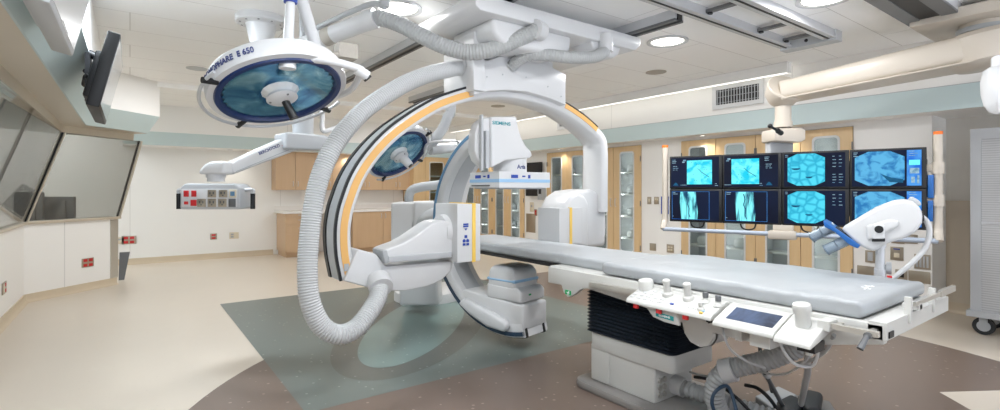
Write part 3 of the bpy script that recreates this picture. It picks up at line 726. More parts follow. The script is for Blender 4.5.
b = MB(); b.band(sub(0, 12), (0, YR, 0), EX, EZ, EY, -.012, .006, .2, .255, -1); part('running_strip', b, m_black, arm, 'black strip on the outer edge')
b = MB(); b.band(sub(0, 12), (0, YR, 0), EX, EZ, EY, -.005, .006, .03, .19, -1); part('running_track', b, m_grey_sh, arm, 'grey track between the black strips')
b = MB(); b.band(sub(16, 18), (0, YR, 0), EX, EZ, EY, -.006, .004, .0, .02, -1); part('running_strip', b, m_black, arm, 'thin black edge on the right shoulder')
p = at(346.5, 268, Y=YR); b = MB(); b.box(p.x - .02, p.x + .012, YR - .012, YR - .005, p.z - .02, p.z + .03, .004); part('key_plate', b, m_grey_sh, arm, 'small grey key plate on the amber band')
# left tray under the ring end, forearm and lateral detector
def px_prism(pts, Y, y0, y1, bev, seg=3):
    q = pxY(pts, y0); b = MB(); b.prism([(p.x, p.y) for p in q], (0, 0, 0), EX, EZ, EY, y0, y1, bev, seg); return b
b = px_prism([(344, 281), (358, 249), (376, 254), (386, 266), (453, 261), (452, 271), (441, 281), (426, 287), (406, 291), (379, 291), (362, 286)], 3.42, 3.42, 3.64, .012)
part('arm_tray', b, m_shell, arm)
b = px_prism([(384.5, 250), (391, 247.5), (402, 243.5), (412, 238), (424, 229.5), (431, 224.5), (437, 221.5), (444, 220.5), (451, 222), (454, 233), (453.5, 256), (404, 260), (388, 261), (385, 258)], 3.38, 3.38, 3.6, .016)
part('forearm', b, m_shell, arm)
b = px_prism([(389, 256.5), (452, 252), (452, 257.5), (389, 262.5)], 3.36, 3.362, 3.4, .004); part('forearm_rail', b, m_shell2, arm)
b = px_prism([(382.5, 251), (387, 250), (390, 262), (385, 264)], 3.37, 3.37, 3.56, .005); part('end_clamp', b, m_grey_sh, arm)
p = at(446, 231, Y=3.5); b = MB(); b.cyl((p.x - .06, 3.5, p.z), (2.03, 3.5, p.z), .13, .135, 32, .02); part('elbow', b, m_shell, arm)
b = MB(); b.box(2.015, 2.225, 3.3, 3.64, .815, 1.262, .03, 3); lat = part('detector_head', b, m_shell, arm, 'boxy white lateral head with a yellow stripe')
b = MB(); b.box(2.148, 2.178, 3.294, 3.646, .809, 1.268, .032, 3); part('yellow_stripe', b, m_yellow, lat)
b = MB()
for z in (1.1, 1.084): b.box(2.068, 2.112, 3.295, 3.302, z, z + .012, .002)
b.prism([(-.013, 0), (.013, 0), (0, -.016)], (2.09, 0, 1.074), EX, EZ, EY, 3.295, 3.302)
b.box(2.079, 2.101, 3.295, 3.302, 1.0, 1.022, .002)
for dx in (-.016, .016):
    b.prism([(-.012, 0), (.012, 0), (.012, .016), (0, .026), (-.012, .016)], (2.09 + dx, 0, .968), EX, EZ, EY, 3.295, 3.302)
    b.box(2.09 + dx - .011, 2.09 + dx + .011, 3.295, 3.302, .942, .96, .002)
part('button_icons', b, m_icon, lat)
# right column, housing and tube head
b = MB(); pc = at(608.5, 212, Y=YR)
hx1 = pc.x + .02
b.prism([(3.30, .8), (hx1, .8), (hx1 + .02, 1.0), (hx1, 1.2), (hx1 - .06, 1.33), (hx1 - .2, 1.38), (3.5, 1.36), (3.38, 1.3), (3.32, 1.2)], (0, 0, 0), EX, EZ, EY, 3.5, 3.86, .04, 3)
b.prism([(3.28, .8), (3.62, .8), (3.62, 1.24), (3.57, 1.31), (3.47, 1.345), (3.37, 1.31), (3.28, 1.22)], (0, 0, 0), EX, EZ, EY, 3.46, 3.8, .04, 3)
part('tube_housing', b, m_shell, arm, 'large rounded white housing at the foot of the right limb')
b = MB(); b.box(3.2, 3.5, 3.44, 3.74, .86, 1.2, .05, 3); th = part('tube_head', b, m_shell, arm, 'smaller boxy head with yellow stripe behind the mattress')
b = MB(); b.box(3.33, 3.36, 3.435, 3.745, .855, 1.205, .052, 3); part('yellow_stripe', b, m_yellow, th)


# ================================================================== HOSES
def hose(name, pts, r, m, lab, loc, ends=(), pitch=.0085, amp=.006, n=20):
    t = thing(name, lab, 'hose', loc)
    b = MB(); b.tube(pts, r, n, 14, 1, amp, pitch); part('corrugated_tube', b, m, t, ang=18)
    for (a, c, rr) in ends:
        b = MB(); b.cyl(a, c, rr, rr, 28, .008); part('end_collar', b, m_shell, t)
    return t
def hp(lst): return [at(u, v, Y=y) for u, v, y in lst]
H = hp([(467, 67, 3.52), (451, 69, 3.5), (430, 74, 3.46), (408, 82.5, 3.43), (386, 95, 3.4), (366, 109, 3.38), (347, 128, 3.36), (331, 151, 3.34), (320, 177, 3.32), (313.5, 205, 3.3), (309, 240, 3.28), (307.5, 272, 3.25), (310, 301, 3.22), (321, 325, 3.2), (338, 334.5, 3.18), (355, 329, 3.2), (369, 313, 3.25), (378, 297, 3.32), (380, 284, 3.4)])
hose('corrugated_hose', H, .064, m_hose, 'very long white corrugated hose looping from the arch top down near the floor', tuple(H[8]), [(H[0] + V((-.07, 0, -.002)), H[0] + V((.06, .0, .01)), .07), (H[-1] + V((-.012, -.05, -.02)), H[-1] + V((0, .03, .03)), .085)])
S0, S1 = at(303, 46, d=4.3), at(372, 19.5, d=4.02)
tA = [S1, at(382, 18.5, d=4.0), at(402, 25.5, d=3.97), at(425, 37.5, d=3.94), at(446, 47, d=3.92), at(466, 52, d=3.92), at(484, 51, d=3.92), at(502, 46, d=3.94), at(520, 38, d=3.97), at(538, 30, d=3.99)]
t = hose('corrugated_hose', tA, .064, m_hoseg, 'thick pale corrugated hose sagging under the ceiling into the carriage', tuple(S1), [(at(366, 21, d=4.03), at(376, 18.0, d=4.01), .08), (tA[-1] + V((-.05, -.01, 0)), tA[-1] + V((.05, .02, .0)), .075)], pitch=.012, amp=.005)
b = MB(); b.cyl(S0, S1, .072, .072, 28); part('sleeve', b, m_shell, t)
q0, q1 = S0.lerp(S1, .34), S0.lerp(S1, .46); b = MB(); b.cyl(q0, q1, .0735, .0735, 28); part('sleeve_band', b, m_spk, t, 'grey band on the sleeve')
b = MB(); pu = at(385, 7, d=3.86); b.tube([S0 + V((0, 0, .1)), S1 + V((-.05, 0, .1)), pu], .022, 10, 6); b.cyl(pu, (pu.x, pu.y, ZC), .035); b.cyl((pu.x, pu.y, 2.87), (pu.x, pu.y, ZC), .07); b.cyl(S0, (S0.x, S0.y, ZC), .03); part('hanger', b, m_shell2, t)
tB = [at(512, 66, d=4.25), at(519, 59.5, d=4.2), at(530, 54.5, d=4.15), at(548, 55, d=4.15), at(570, 57.5, d=4.2), at(592, 57, d=4.3), at(604, 52, d=4.4), at(606, 46, d=4.42)]
hose('corrugated_hose', tB, .052, m_hoseg, 'short grey corrugated hose between the arch top and the carriage edge', tuple(tB[3]), [(tB[-1] + V((0, 0, -.05)), tB[-1] + V((0, 0, .1)), .06)], pitch=.011, amp=.004)

# ================================================================== FLOOR-MOUNTED C-ARM
IX, IY, IZ, RO = 2.79, 3.57, 1.05, .955
hd = V((.2, -.98, 0)).normalized(); nd = V((.98, .2, 0)).normalized(); O = V((IX, IY, IZ))
carm = thing('floor_c_arm', 'white floor-mounted C-arm with blue edge line, detector above and tube below the table', 'medical imager', (2.7, 5.1, 0))
cv = [V((RO * math.cos(a), RO * math.sin(a), 0)) for a in [math.radians(102 + (284 - 102) * k / 90) for k in range(91)]]
b = MB(); b.band(cv, O, hd, EZ, nd, 0, .13, -.17, .17, 1, .015); part('c_ring', b, m_shell, carm, ang=50)
b = MB(); b.band(cv[:54], O, hd, EZ, nd, .022, .05, -.176, -.15, 1); part('blue_line', b, m_blue, carm, 'blue line along the upper edge')
b = MB(); b.band(cv[52:], O, hd, EZ, nd, .015, .05, -.176, -.15, 1); part('blue_line', b, m_navyst, carm, 'dark blue line along the lower edge')
for s in (-.12, .12):
    b = MB(); b.band(cv[70:], O, hd, EZ, nd, -.008, .012, s - .014, s + .014, 1); part('running_strip', b, m_black, carm)
te = math.radians(284); ed = hd * math.cos(te) + EZ * math.sin(te); et = -hd * math.sin(te) + EZ * math.cos(te)
for s in (-.12, .12):
    b = MB(); b.prism([(RO - .09, -.03), (RO + .008, -.03), (RO + .008, .008), (RO - .09, .008)], O, ed, et, nd, s - .014, s + .014, .004); part('end_strip', b, m_black, carm)
b = MB(); b.band(cv[2:84], O, hd, EZ, nd, .128, .134, -.09, .09, 1); part('inner_track', b, m_shell2, carm)
# label on the inner face
# detector tower
q = [(486, 168), (486, 117.5), (511, 117.5), (512, 124), (513.5, 131), (516, 138.5), (520, 146), (525.5, 152), (527, 156.5), (524, 158.5), (500, 161)]
b = MB(); P = pxY(q, 3.5)
b.prism([(p.x, p.y) for p in P], (0, 0, 0), EX, EZ, EY, 3.42, 3.64, .014, 3); tw = part('detector_tower', b, m_shell, carm)
q = [(475, 151), (475.5, 133), (478, 124), (484, 118), (490, 117.5), (490, 168), (485, 168), (478, 160)]
b = MB(); P = pxY(q, 3.45); b.prism([(p.x, p.y) for p in P], (0, 0, 0), EX, EZ, EY, 3.45, 3.56, .012, 3); part('tower_back', b, m_shell, carm)
r1, r2 = at(487, 131, Y=3.4), at(487, 168, Y=3.4)
b = MB(); b.box(r1.x - .015, r1.x + .015, 3.39, 3.43, r2.z, r1.z, .008); b.box(r1.x - .055, r1.x - .035, 3.4, 3.43, r2.z - .02, r1.z + .13, .006); part('guide_rail', b, m_shell2, carm)
nk = at(512, 163, Y=3.55); b = MB(); b.cyl((nk.x, 3.58, 1.51), (nk.x, 3.58, 1.66), .15, .15, 40, .01); b.cyl((nk.x, 3.58, 1.60), (nk.x, 3.58, 1.605), .153, n=40); part('swivel_neck', b, m_shell, carm)
x0, x1, y0, y1 = 2.46, 3.02, 3.37, 3.81
b = MB(); b.box(x0, x1, y0, y1, 1.39, 1.525, .03, 3); det = part('detector_panel', b, m_shell, carm)
b = MB(); b.box(x0 - .003, x1 + .003, y0 - .003, y1 + .003, 1.435, 1.462, .03, 3); part('pale_stripe', b, m_ltblue, det)
b = MB(); b.box(x0 + .03, x1 - .03, y0 + .03, y1 - .03, 1.378, 1.392, .004); part('image_face', b, m_grey_sh, det)
b = MB()
for (x, z, w, h) in ((2.62, 1.485, .07, .028), (2.72, 1.487, .03, .012), (2.78, 1.485, .022, .03)): b.box(x - w / 2, x + w / 2, y0 - .006, y0 + .002, z - h / 2, z + h / 2, .003)
for (y, z, w, h) in ((3.68, 1.485, .08, .028), (3.58, 1.487, .03, .012), (3.52, 1.485, .022, .03)): b.box(x0 - .006, x0 + .002, y - w / 2, y + w / 2, z - h / 2, z + h / 2, .003)
part('button_icons', b, m_icon, det)
b = MB(); b.box(x0 - .006, x0 + .002, 3.5, 3.78, 1.402, 1.414, .002); part('handle_slot', b, m_dkalu, det)
pt = at(501.5, 123.5, Y=3.42); text('maker_print', 'SIEMENS', .041, (pt.x, 3.4195, pt.z), EX, EZ, m_txtt, carm, squeeze=1.25)
pt = at(512, 163, Y=3.45)
def artis(x, y, z):
    a = x / .152 + .1; return V((nk.x + math.sin(a) * (.152 + z), 3.58 - math.cos(a) * (.152 + z), 1.57 + y))
text('model_print', 'Artis', .05, (0, 0, 0), EX, EZ, m_txt, carm, bend=artis)
# lower carrier and tube head
b = MB(); b.prism([(-.62, .34), (-.42, .22), (-.2, .165), (.1, .165), (.22, .175), (.225, .25), (.225, .395), (-.1, .415), (-.5, .44)], O - V((0, 0, IZ)), hd, EZ, nd, -.168, .168, .022, 3); part('carrier', b, m_shell, carm)
b = MB(); b.prism([(-.52, .31), (-.36, .23), (-.15, .16), (.06, .15), (.1, .2), (.07, .25), (-.12, .3), (-.45, .37)], O - V((0, 0, IZ)), hd, EZ, nd, -.235, -.16, .035, 3); part('side_fairing', b, m_shell, carm)
b = MB(); TC = O - V((0, 0, IZ))
b.prism([(-.2, .405), (.2, .405), (.2, .5), (.15, .53), (-.2, .54)], TC, hd, EZ, nd, -.17, .17, .02, 3)
b.prism([(-.2, .5), (.135, .5), (.125, .65), (.07, .7), (-.13, .705), (-.185, .66)], TC, hd, EZ, nd, -.168, .165, .04, 4)
tb = part('tube_head', b, m_shell, carm)
b = MB(); b.prism([(-.203, .565), (.138, .565), (.136, .595), (-.2, .595)], TC, hd, EZ, nd, -.171, .168, .03, 3); part('pale_stripe', b, m_ltblue, tb)
b = MB(); b.prism([(.199, .46), (.203, .46), (.203, .475), (.199, .475)], TC, hd, EZ, nd, -.06, -.03); part('indicator', b, m_green, tb)
b = MB()
for k in range(3):
    a = math.radians(232 + 4 * k)
    c = O + hd * (RO - .136) * math.cos(a) + EZ * (RO - .136) * math.sin(a); tg = (-math.sin(a) * hd + math.cos(a) * EZ)
    b.prism([(-.07, -.006), (.05 - .02 * (k % 2), -.006), (.05 - .02 * (k % 2), .006), (-.07, .006)], c, nd, tg, tg.cross(nd), -.003, .003)
part('label_print', b, m_grey_sh, carm)
# pedestal stand behind
hs = at(419, 232, d=5.55)
b = MB(); b.prism([(-.27, -.34), (.25, -.34), (.25, .3), (.2, .34), (-.27, .33)], (hs.x, hs.y, hs.z), RT, EZ, FW, -.2, .3, .03, 3); st = part('stand_housing', b, m_shell, carm)
b = MB(); b.prism([(-.02, -.33), (.27, -.33), (.27, .31), (.22, .345), (-.02, .345)], (hs.x, hs.y, hs.z), RT, EZ, FW, -.26, -.15, .03, 3); part('stand_door', b, m_shell, st)
b = MB(); e = at(437, 203, d=5.4); b.box(e.x - .02, e.x + .1, e.y - .1, e.y + .05, e.z - .02, e.z + .03, .01); part('release_lever', b, m_shell2, st)
fo = at(428, 300, z=.0)
b = MB(); b.lathe([(.001, .13), (.36, .13), (.41, .11), (.42, .07), (.42, .0)], (fo.x + .05, fo.y + .1, 0), EZ, 48); b.box(fo.x - .1, fo.x + .6, fo.y - .28, fo.y + .45, .0, .11, .03); part('floor_base', b, m_shell, carm)
b = MB(); b.prism([(-.2, .1), (.24, .1), (.2, .75), (-.2, .75)], (hs.x + .02, hs.y + .05, 0), RT, EZ, FW, -.1, .3, .04, 3); part('pedestal', b, m_shell, carm)
gb = O - hd * (RO - .05); b = MB(); b.cyl((hs.x, hs.y, hs.z + .05), (gb.x, gb.y, gb.z + .02), .17, .15, 28, .02); part('swing_joint', b, m_shell2, carm)
b = MB(); b.tube([at(409, 203, d=5.5), at(409, 196, d=5.5), at(413, 189.5, d=5.5), at(425, 186.5, d=5.5), at(440, 184.5, d=5.5), at(452, 181, d=5.5)], .05, 14, 8); part('cable_duct', b, m_grey_sh, carm)

# ================================================================== SURGICAL LAMPS
def lamp(lab, O_, n, r, loc, kind):
    n = V(n).normalized(); a = -n.cross(EZ).normalized(); bb = n.cross(a)      # a: level, to the right; bb: down the lens
    if bb.z > 0: bb = -bb
    t = thing('surgical_lamp', lab, 'surgical lamp', loc, 'surgical lamps'); k = r / .335
    b = MB(); b.lathe([(.001, -.17 * k), (.12 * k, -.17 * k), (.26 * k, -.15 * k), (.355 * k, -.105 * k), (.372 * k, -.07 * k), (.375 * k, -.02 * k), (.37 * k, 0), (.338 * k, .004)], O_, n, 72, a); part('dome', b, m_shell, t)
    b = MB(); b.lathe([(.34 * k, .002), (.335 * k, .014), (.31 * k, .014), (.298 * k, -.004), (.298 * k, -.02)], O_, n, 72, a); part('navy_rim', b, m_navy, t)
    b = MB(); N = 72; secs = []
    for (rr, h) in ((.3, -.005), (.27, -.06), (.21, -.105), (.13, -.125), (.05, -.13)):
        secs.append([V(O_) + n * h * k + rr * k * (1 - (.05 if q % 2 else 0)) * (math.cos(2 * PI * q / N) * a + math.sin(2 * PI * q / N) * bb) for q in range(N)])
    b.loft(secs); part('reflector', b, m_refl, t, ang=12)
    b = MB(); b.lathe([(.001, -.003), (.298 * k, -.003), (.298 * k, -.008), (.001, -.008)], O_, n, 64, a); part('glass_cover', b, m_lens, t)
    b = MB(); b.lathe([(.11 * k, -.14 * k), (.13 * k, -.1 * k), (.13 * k, -.06 * k), (.112 * k, -.05 * k), (.112 * k, -.015 * k), (.07 * k, .03 * k)], O_, n, 14, a); part('lamp_core', b, m_chrome, t, ang=10)
    b = MB(); b.lathe([(.06 * k, .025), (.082 * k, .03), (.085 * k, .042), (.07 * k, .052), (.03 * k, .058), (.001, .058)], O_, n, 40, a)
    part('hub_disc', b, m_shell, t)
    b = MB()
    for q in range(3):
        an = 2 * PI * q / 3 + .4; c = V(O_) + n * .048 + .066 * k * (math.cos(an) * a + math.sin(an) * bb); b.cyl(c, c + n * .008, .006, n=8)
    part('hub_screw', b, m_dkalu, t)
    hn = (n + a * (.35 if kind == 'big' else .3) + bb * (.1 if kind == 'big' else .0)).normalized()
    if kind == 'big':
        b = MB(); b.cyl(V(O_) + hn * .02, V(O_) + hn * .16, .02, .024, 16, .006); part('grip', b, m_black, t)
    else:
        b = MB(); b.cyl(V(O_) + hn * .02, V(O_) + hn * .15, .045, .036, 24, .006); b.mi = 1; b.cyl(V(O_) + hn * .15, V(O_) + hn * .158, .022, n=16); part('grip', b, [m_shell, m_black], t)
    # wire handle around the rim
    arc = (0, 190) if kind == 'big' else (-75, 95)
    b = MB(); R2 = .405 * k
    b.tube([V(O_) + n * .0 + R2 * (math.cos(math.radians(x)) * a + math.sin(math.radians(x)) * bb) for x in range(arc[0], arc[1] + 1, 5)], .009, 8, 1); part('rim_handle', b, m_alu, t)
    for x in ((arc[0] + 15), (arc[0] + arc[1]) / 2, arc[1] - 12):
        dr = math.cos(math.radians(x)) * a + math.sin(math.radians(x)) * bb
        b = MB(); b.cyl(V(O_) + dr * .345 * k, V(O_) + dr * .42 * k, .016, n=10, bev=.003); part('handle_clamp', b, m_black, t)
    return t, n, a, bb
LB = V((.662, 2.93, 1.905)); NB = (.139, -.382, -.9135)
big, n, a, bb = lamp('large surgical lamp with blue glass reflector and black grip, upper left', LB, NB, .322, (.655, 2.75, ZC), 'big')
def rimtext(x, y, z):
    an = math.radians(192) + x / .36
    return LB + V(n) * (-.043 - y) + (.3645 + z) * (math.cos(an) * V(a) + math.sin(an) * V(bb))
J = at(287.5, 60, d=2.55)
yk = at(362, 70, d=2.75)
b = MB(); b.tube([J, at(305, 58.5, d=2.58), at(330, 61, d=2.62), at(350, 66, d=2.7), yk], .022, 12, 6); b.cyl(yk + V((-.03, 0, .0)), yk + V((.03, 0, -.03)), .03, n=14, bev=.006); b.mi = 1; b.cyl(yk + V((.01, 0, -.02)), yk + V((.035, 0, -.045)), .024, n=12); part('yoke', b, [m_shell, m_black], big)
b = MB(); e2 = LB + V(a) * .37; b.tube([yk, (yk + e2) / 2 + V((.02, 0, -.01)), e2 - V(n) * .03], .018, 10, 6); part('yoke_hinge', b, m_shell, big)
b = MB(); b.cyl(J + V((0, 0, -.045)), J + V((0, 0, .04)), .042, .036, 20, .01); part('swivel_joint', b, m_shell, big)
tp = at(290.5, 0, d=2.62)
b = MB(); b.cyl(J, tp, .027, .022, 18); b.cyl(tp, (tp.x + .004, tp.y, ZC - .02), .03, .03, 18); b.mi = 1; b.cyl(tp + V((0, 0, -.015)), tp + V((0, 0, .03)), .034, n=18); part('drop_tube', b, [m_shell, m_icon], big)
b = MB(); b.lathe([(.03, -.12), (.09, -.06), (.13, 0)], (tp.x, tp.y, ZC), EZ, 32); part('ceiling_canopy', b, m_shell, big)
q0, q1 = at(301, -2, d=2.78), at(317, 52, d=2.95)
b = MB(); b.cyl(q0, q1, .034, .034, 18); b.cyl(q1, LB - V(n) * .15, .034, .04, 18); b.tube([q0, V((q0.x - .02, q0.y, q0.z + .1)), V((tp.x, tp.y, ZC - .1))], .034, 14, 6); part('spring_arm', b, m_shell, big)
b = MB(); g0 = at(346, 52, d=3.2); b.box(g0.x - .06, g0.x + .06, g0.y - .05, g0.y + .05, g0.z - .045, g0.z + .045, .006); b.cyl(g0, LB - V(n) * .12, .02, n=10); part('arm_box', b, m_spk, big)
tb_ = text('maker_print', 'CHROMOPHARE  E 650', .043, (0, 0, 0), EX, EZ, m_txt, big, bend=rimtext, squeeze=.85)
LS = V((1.977, 4.254, 1.698)); NS = (.229, -.629, -.743)
small, n2, a2, b2 = lamp('smaller surgical lamp with blue reflector and white grip, seen through the ring arm', LS, NS, .285, (2.45, 4.6, ZC), 'small')
w0 = at(429, 143, d=4.7); w1 = at(455, 140.5, d=5.0)
b = MB(); b.tube([LS + V(a2) * .33, w0, w1], .013, 8, 5); part('yoke', b, m_shell, small)
w2, w3, w4 = at(430, 149.5, d=4.9), at(458, 147, d=5.1), at(478, 158, d=5.35)
b = MB(); b.cyl(w2, w3, .055, .05, 18); b.cyl(w3 - V((.03, 0, 0)), w3 + V((.04, .02, 0)), .066, n=20, bev=.01); b.tube([w3, (w3 + w4) / 2 + V((0, 0, .04)), w4], .055, 14, 6); part('spring_arm', b, m_shell2, small)
b = MB(); v0 = at(451, 106, d=4.95); b.tube([at(428, 147, d=4.9), at(435, 139, d=4.9), at(443, 128, d=4.92), at(448, 116, d=4.94), v0, V((v0.x + .02, v0.y, ZC - .02))], .05, 14, 8); part('drop_tube', b, m_shell2, small)
b = MB(); b.lathe([(.05, -.1), (.1, -.05), (.14, 0)], (v0.x + .02, v0.y, ZC), EZ, 32); part('ceiling_canopy', b, m_shell, small)

# ================================================================== SUPPLY PENDANT
pen = thing('supply_pendant', 'white ceiling supply pendant with a socket panel hanging left of the hose', 'pendant', (.94, 4.87, ZC))
b = MB(); b.lathe([(.08, -.3), (.085, -.27), (.12, -.1), (.13, -.07), (.2, -.06), (.21, -.05), (.21, 0)], (.94, 4.87, ZC), EZ, 48); part('ceiling_canopy', b, m_shell, pen)
b = MB()
for q in range(10):
    an = 2 * PI * q / 10; b.cyl((.94 + .17 * math.cos(an), 4.87 + .17 * math.sin(an), ZC - .068), (.94 + .17 * math.cos(an), 4.87 + .17 * math.sin(an), ZC - .06), .009, n=8)
part('canopy_bolt', b, m_dkalu, pen)
b = MB(); b.cyl((.94, 4.87, 2.65), (.94, 4.87, 2.1), .076, n=28); part('neck', b, m_grey_sh, pen)
K = at(303, 150, d=4.35); Kt = V((K.x, K.y, 2.05))
b = MB(); b.cyl((.94, 4.87, 2.12), (K.x, K.y, 2.12), .1, n=20, bev=.02); part('upper_arm', b, m_shell, pen)
b = MB(); b.cyl((K.x, K.y, 1.72), (K.x, K.y, 2.2), .085, n=28); part('column', b, m_shell2, pen)
cw = (K - at(215, 172, d=3.85)); cw.z = 0; cw.normalize(); cn = V((cw.y, -cw.x, 0))
b = MB(); b.prism([(-.2, -.01), (.17, .0), (.2, .03), (.2, .1), (.16, .13), (-.2, .13)], (K.x, K.y, 1.715), cw, EZ, cn, -.12, .12, .02, 3); part('elbow_block', b, m_shell2, pen)
sa = [at(321, 112, d=4.5), at(322, 128, d=4.5), at(326, 131, d=4.52), at(340, 126, d=4.7), at(352, 121, d=4.9)]
b = MB(); b.tube([V((K.x, K.y, 2.12)), sa[0]] + sa[1:], .022, 10, 6); part('side_arm', b, m_shell, pen)
D0, D1 = at(226, 170, d=3.86), at(292, 142.5, d=4.32)
ax = (D1 - D0); L = ax.length; ax.normalize(); up = ax.cross(V((cn))).normalized(); up = up if up.z > 0 else -up; sd = ax.cross(up)
b = MB(); b.prism([(0, -.045), (L, -.07), (L, .07), (0, .045)], D0, ax, up, sd, -.07, .07, .02, 3); ar = part('spring_arm', b, m_shell, pen)
b = MB(); b.prism([(.03, -.035), (L - .1, -.04), (L - .1, -.035), (.03, -.029)], D0, ax, up, sd, -.072, .072); part('arm_seam', b, m_grey_sh, ar)
fs = 1 if sd.dot(D0 - V((0, 0, EYE))) < 0 else -1
tx = ax if (ax.dot(RT) > 0) else -ax
text('maker_print', 'BERCHTOLD', .034, D0 + ax * .58 * L + up * .025 + sd * fs * .0712, tx, up, m_txt, pen)
b = MB(); c = D0 + ax * .79 * L + up * .02 + sd * fs * .0718; b.prism([(-.012, -.02), (.012, -.02), (.012, 0), (-.012, 0)], c, ax, up, sd, -.001, .001); part('red_mark', b, m_red, ar)
hc = at(216, 187, d=3.8)
b = MB(); pr = [(-.09, 0), (-.078, .03), (-.045, .07), (.0, .094), (.105, .096), (.105, 0)]
b.prism(pr, (hc.x, hc.y, at(216, 174.5, d=3.8).z), RT, EZ, FW, -.085, .085, .02, 3); part('head_cowl', b, m_shell, pen)
b = MB(); zt = at(216, 187, d=3.8).z + .04; b.cyl((hc.x, hc.y, zt), (hc.x, hc.y, zt + .1), .06, n=28); b.cyl((hc.x, hc.y, zt + .03), (hc.x, hc.y, zt + .06), .068, n=28); part('head_neck', b, m_shell, pen)
zb = at(216, 209.5, d=3.7).z; z1 = at(216, 187.5, d=3.7).z
bx = MB(); rt = V((.83, -.557, 0)); fw2 = V((.557, .83, 0))
bx.prism([(-.215, zb), (.215, zb), (.215, z1), (.18, z1 + .03), (-.18, z1 + .03), (-.215, z1)], (hc.x, hc.y, 0), rt, EZ, fw2, -.09, .12, .015, 3); hd_ = part('socket_head', bx, m_shell2, pen)
b = MB(); b.prism([(-.2, zb + .02), (.2, zb + .02), (.2, z1 - .01), (-.2, z1 - .01)], (hc.x, hc.y, 0), rt, EZ, fw2, -.094, -.085, .002); part('front_panel', b, m_shell, hd_)
def sk(x, z, w, h, m, nm='socket'):
    b = MB(); b.prism([(x - w / 2, z - h / 2), (x + w / 2, z - h / 2), (x + w / 2, z + h / 2), (x - w / 2, z + h / 2)], (hc.x, hc.y, 0), rt, EZ, fw2, -.1, -.09, .002); b.mi = 1
    if m is not m_red and m is not m_dkalu:
        for dx in (-w * .2, w * .2): b.prism([(x + dx - .004, z - .004), (x + dx + .004, z - .004), (x + dx + .004, z + .014), (x + dx - .004, z + .014)], (hc.x, hc.y, 0), rt, EZ, fw2, -.102, -.098)
        b.prism([(x - .005, z - .018), (x + .005, z - .018), (x + .005, z - .01), (x - .005, z - .01)], (hc.x, hc.y, 0), rt, EZ, fw2, -.102, -.098)
    part(nm, b, [m, m_dkalu], hd_)
hz = z1 - zb; zu, zl = zb + hz * .72, zb + hz * .3
for x in (-.165, -.11): sk(x, zu, .035, .045, m_red)
sk(-.165, zl, .028, .022, m_red, 'stop_button'); sk(-.112, zl, .042, .045, m_red)
for x in (.02, .1): sk(x, zu, .06, .055, m_plate)
sk(.17, zu, .05, .06, m_platec); b = MB(); b.prism([(.155, zu - .016), (.185, zu - .016), (.185, zu + .016), (.155, zu + .016)], (hc.x, hc.y, 0), rt, EZ, fw2, -.104, -.099); part('blue_insert', b, m_blue, hd_)
for x in (-.055, .02, .095): sk(x, zl, .06, .06, m_plate)
sk(.165, zl, .05, .06, m_dkalu)
for s in (-1, 1):
    b = MB(); c = V((hc.x, hc.y, 0)) + rt * s * .272
    b.tube([V((hc.x, hc.y, z1 - .02)) + rt * s * .2, c + EZ * (z1 - .018), c + EZ * (z1 - .05)], .012, 10, 6); part('handle_bracket', b, m_alu, hd_)
    b = MB(); b.cyl(c + EZ * (z1 - .045), c + EZ * (zb + .0), .017, n=14, bev=.005); part('handle_grip', b, m_black, hd_)
# ================================================================== PATIENT TABLE
from mathutils import noise as NZ
tab = thing('angiography_table', 'white imaging table on a ribbed dark bellows pedestal with side controls', 'table', (2.8, 2.15, 0))
def rrect(x0, x1, y0, y1, r, k=6):
    g = []
    for cx, cy, st in ((x1 - r, y1 - r, 0), (x0 + r, y1 - r, 90), (x0 + r, y0 + r, 180), (x1 - r, y0 + r, 270)):
        for i in range(k + 1):
            an = math.radians(st + 90 * i / k); g.append((cx + r * math.cos(an), cy + r * math.sin(an)))
    return g
b = MB(); b.prism(rrect(2.5, 3.16, 1.66, 2.57, .1), (0, 0, 0), EX, EY, EZ, 0, .055, .015); part('base_plate', b, m_plinth, tab)
b = MB(); b.prism(rrect(2.6, 3.0, 1.94, 2.46, .015), (0, 0, 0), EX, EY, EZ, .055, .34, .006); col = part('pedestal', b, m_tbl, tab)
b = MB(); b.prism(rrect(2.585, 3.02, 1.80, 2.47, .035), (0, 0, 0), EX, EY, EZ, .275, .385, .006); part('pedestal_collar', b, m_tbl, tab)
b = MB(); b.prism(rrect(2.592, 2.7, 2.3, 2.466, .01), (0, 0, 0), EX, EY, EZ, .06, .3, .004); part('access_cover', b, m_tbl, col)
b = MB()
for i in range(2):
    for j in range(3): b.cyl((2.645 + .045 * i, 1.928, .1 + .045 * j), (2.645 + .045 * i, 1.945, .1 + .045 * j), .017, n=12)
part('connector', b, m_steel, col)
b = MB(); secs = []
N = 15
for i in range(N * 2 + 1):
    z = .385 + .36 * i / (2 * N); o = .0 if i % 2 == 0 else .022
    secs.append([V((x, y, z)) for x, y in rrect(2.585 - o, 3.03 + o, 1.8 - o, 2.48 + o, .05)])
b.loft(secs); part('bellows', b, m_bellow, tab, ang=20)
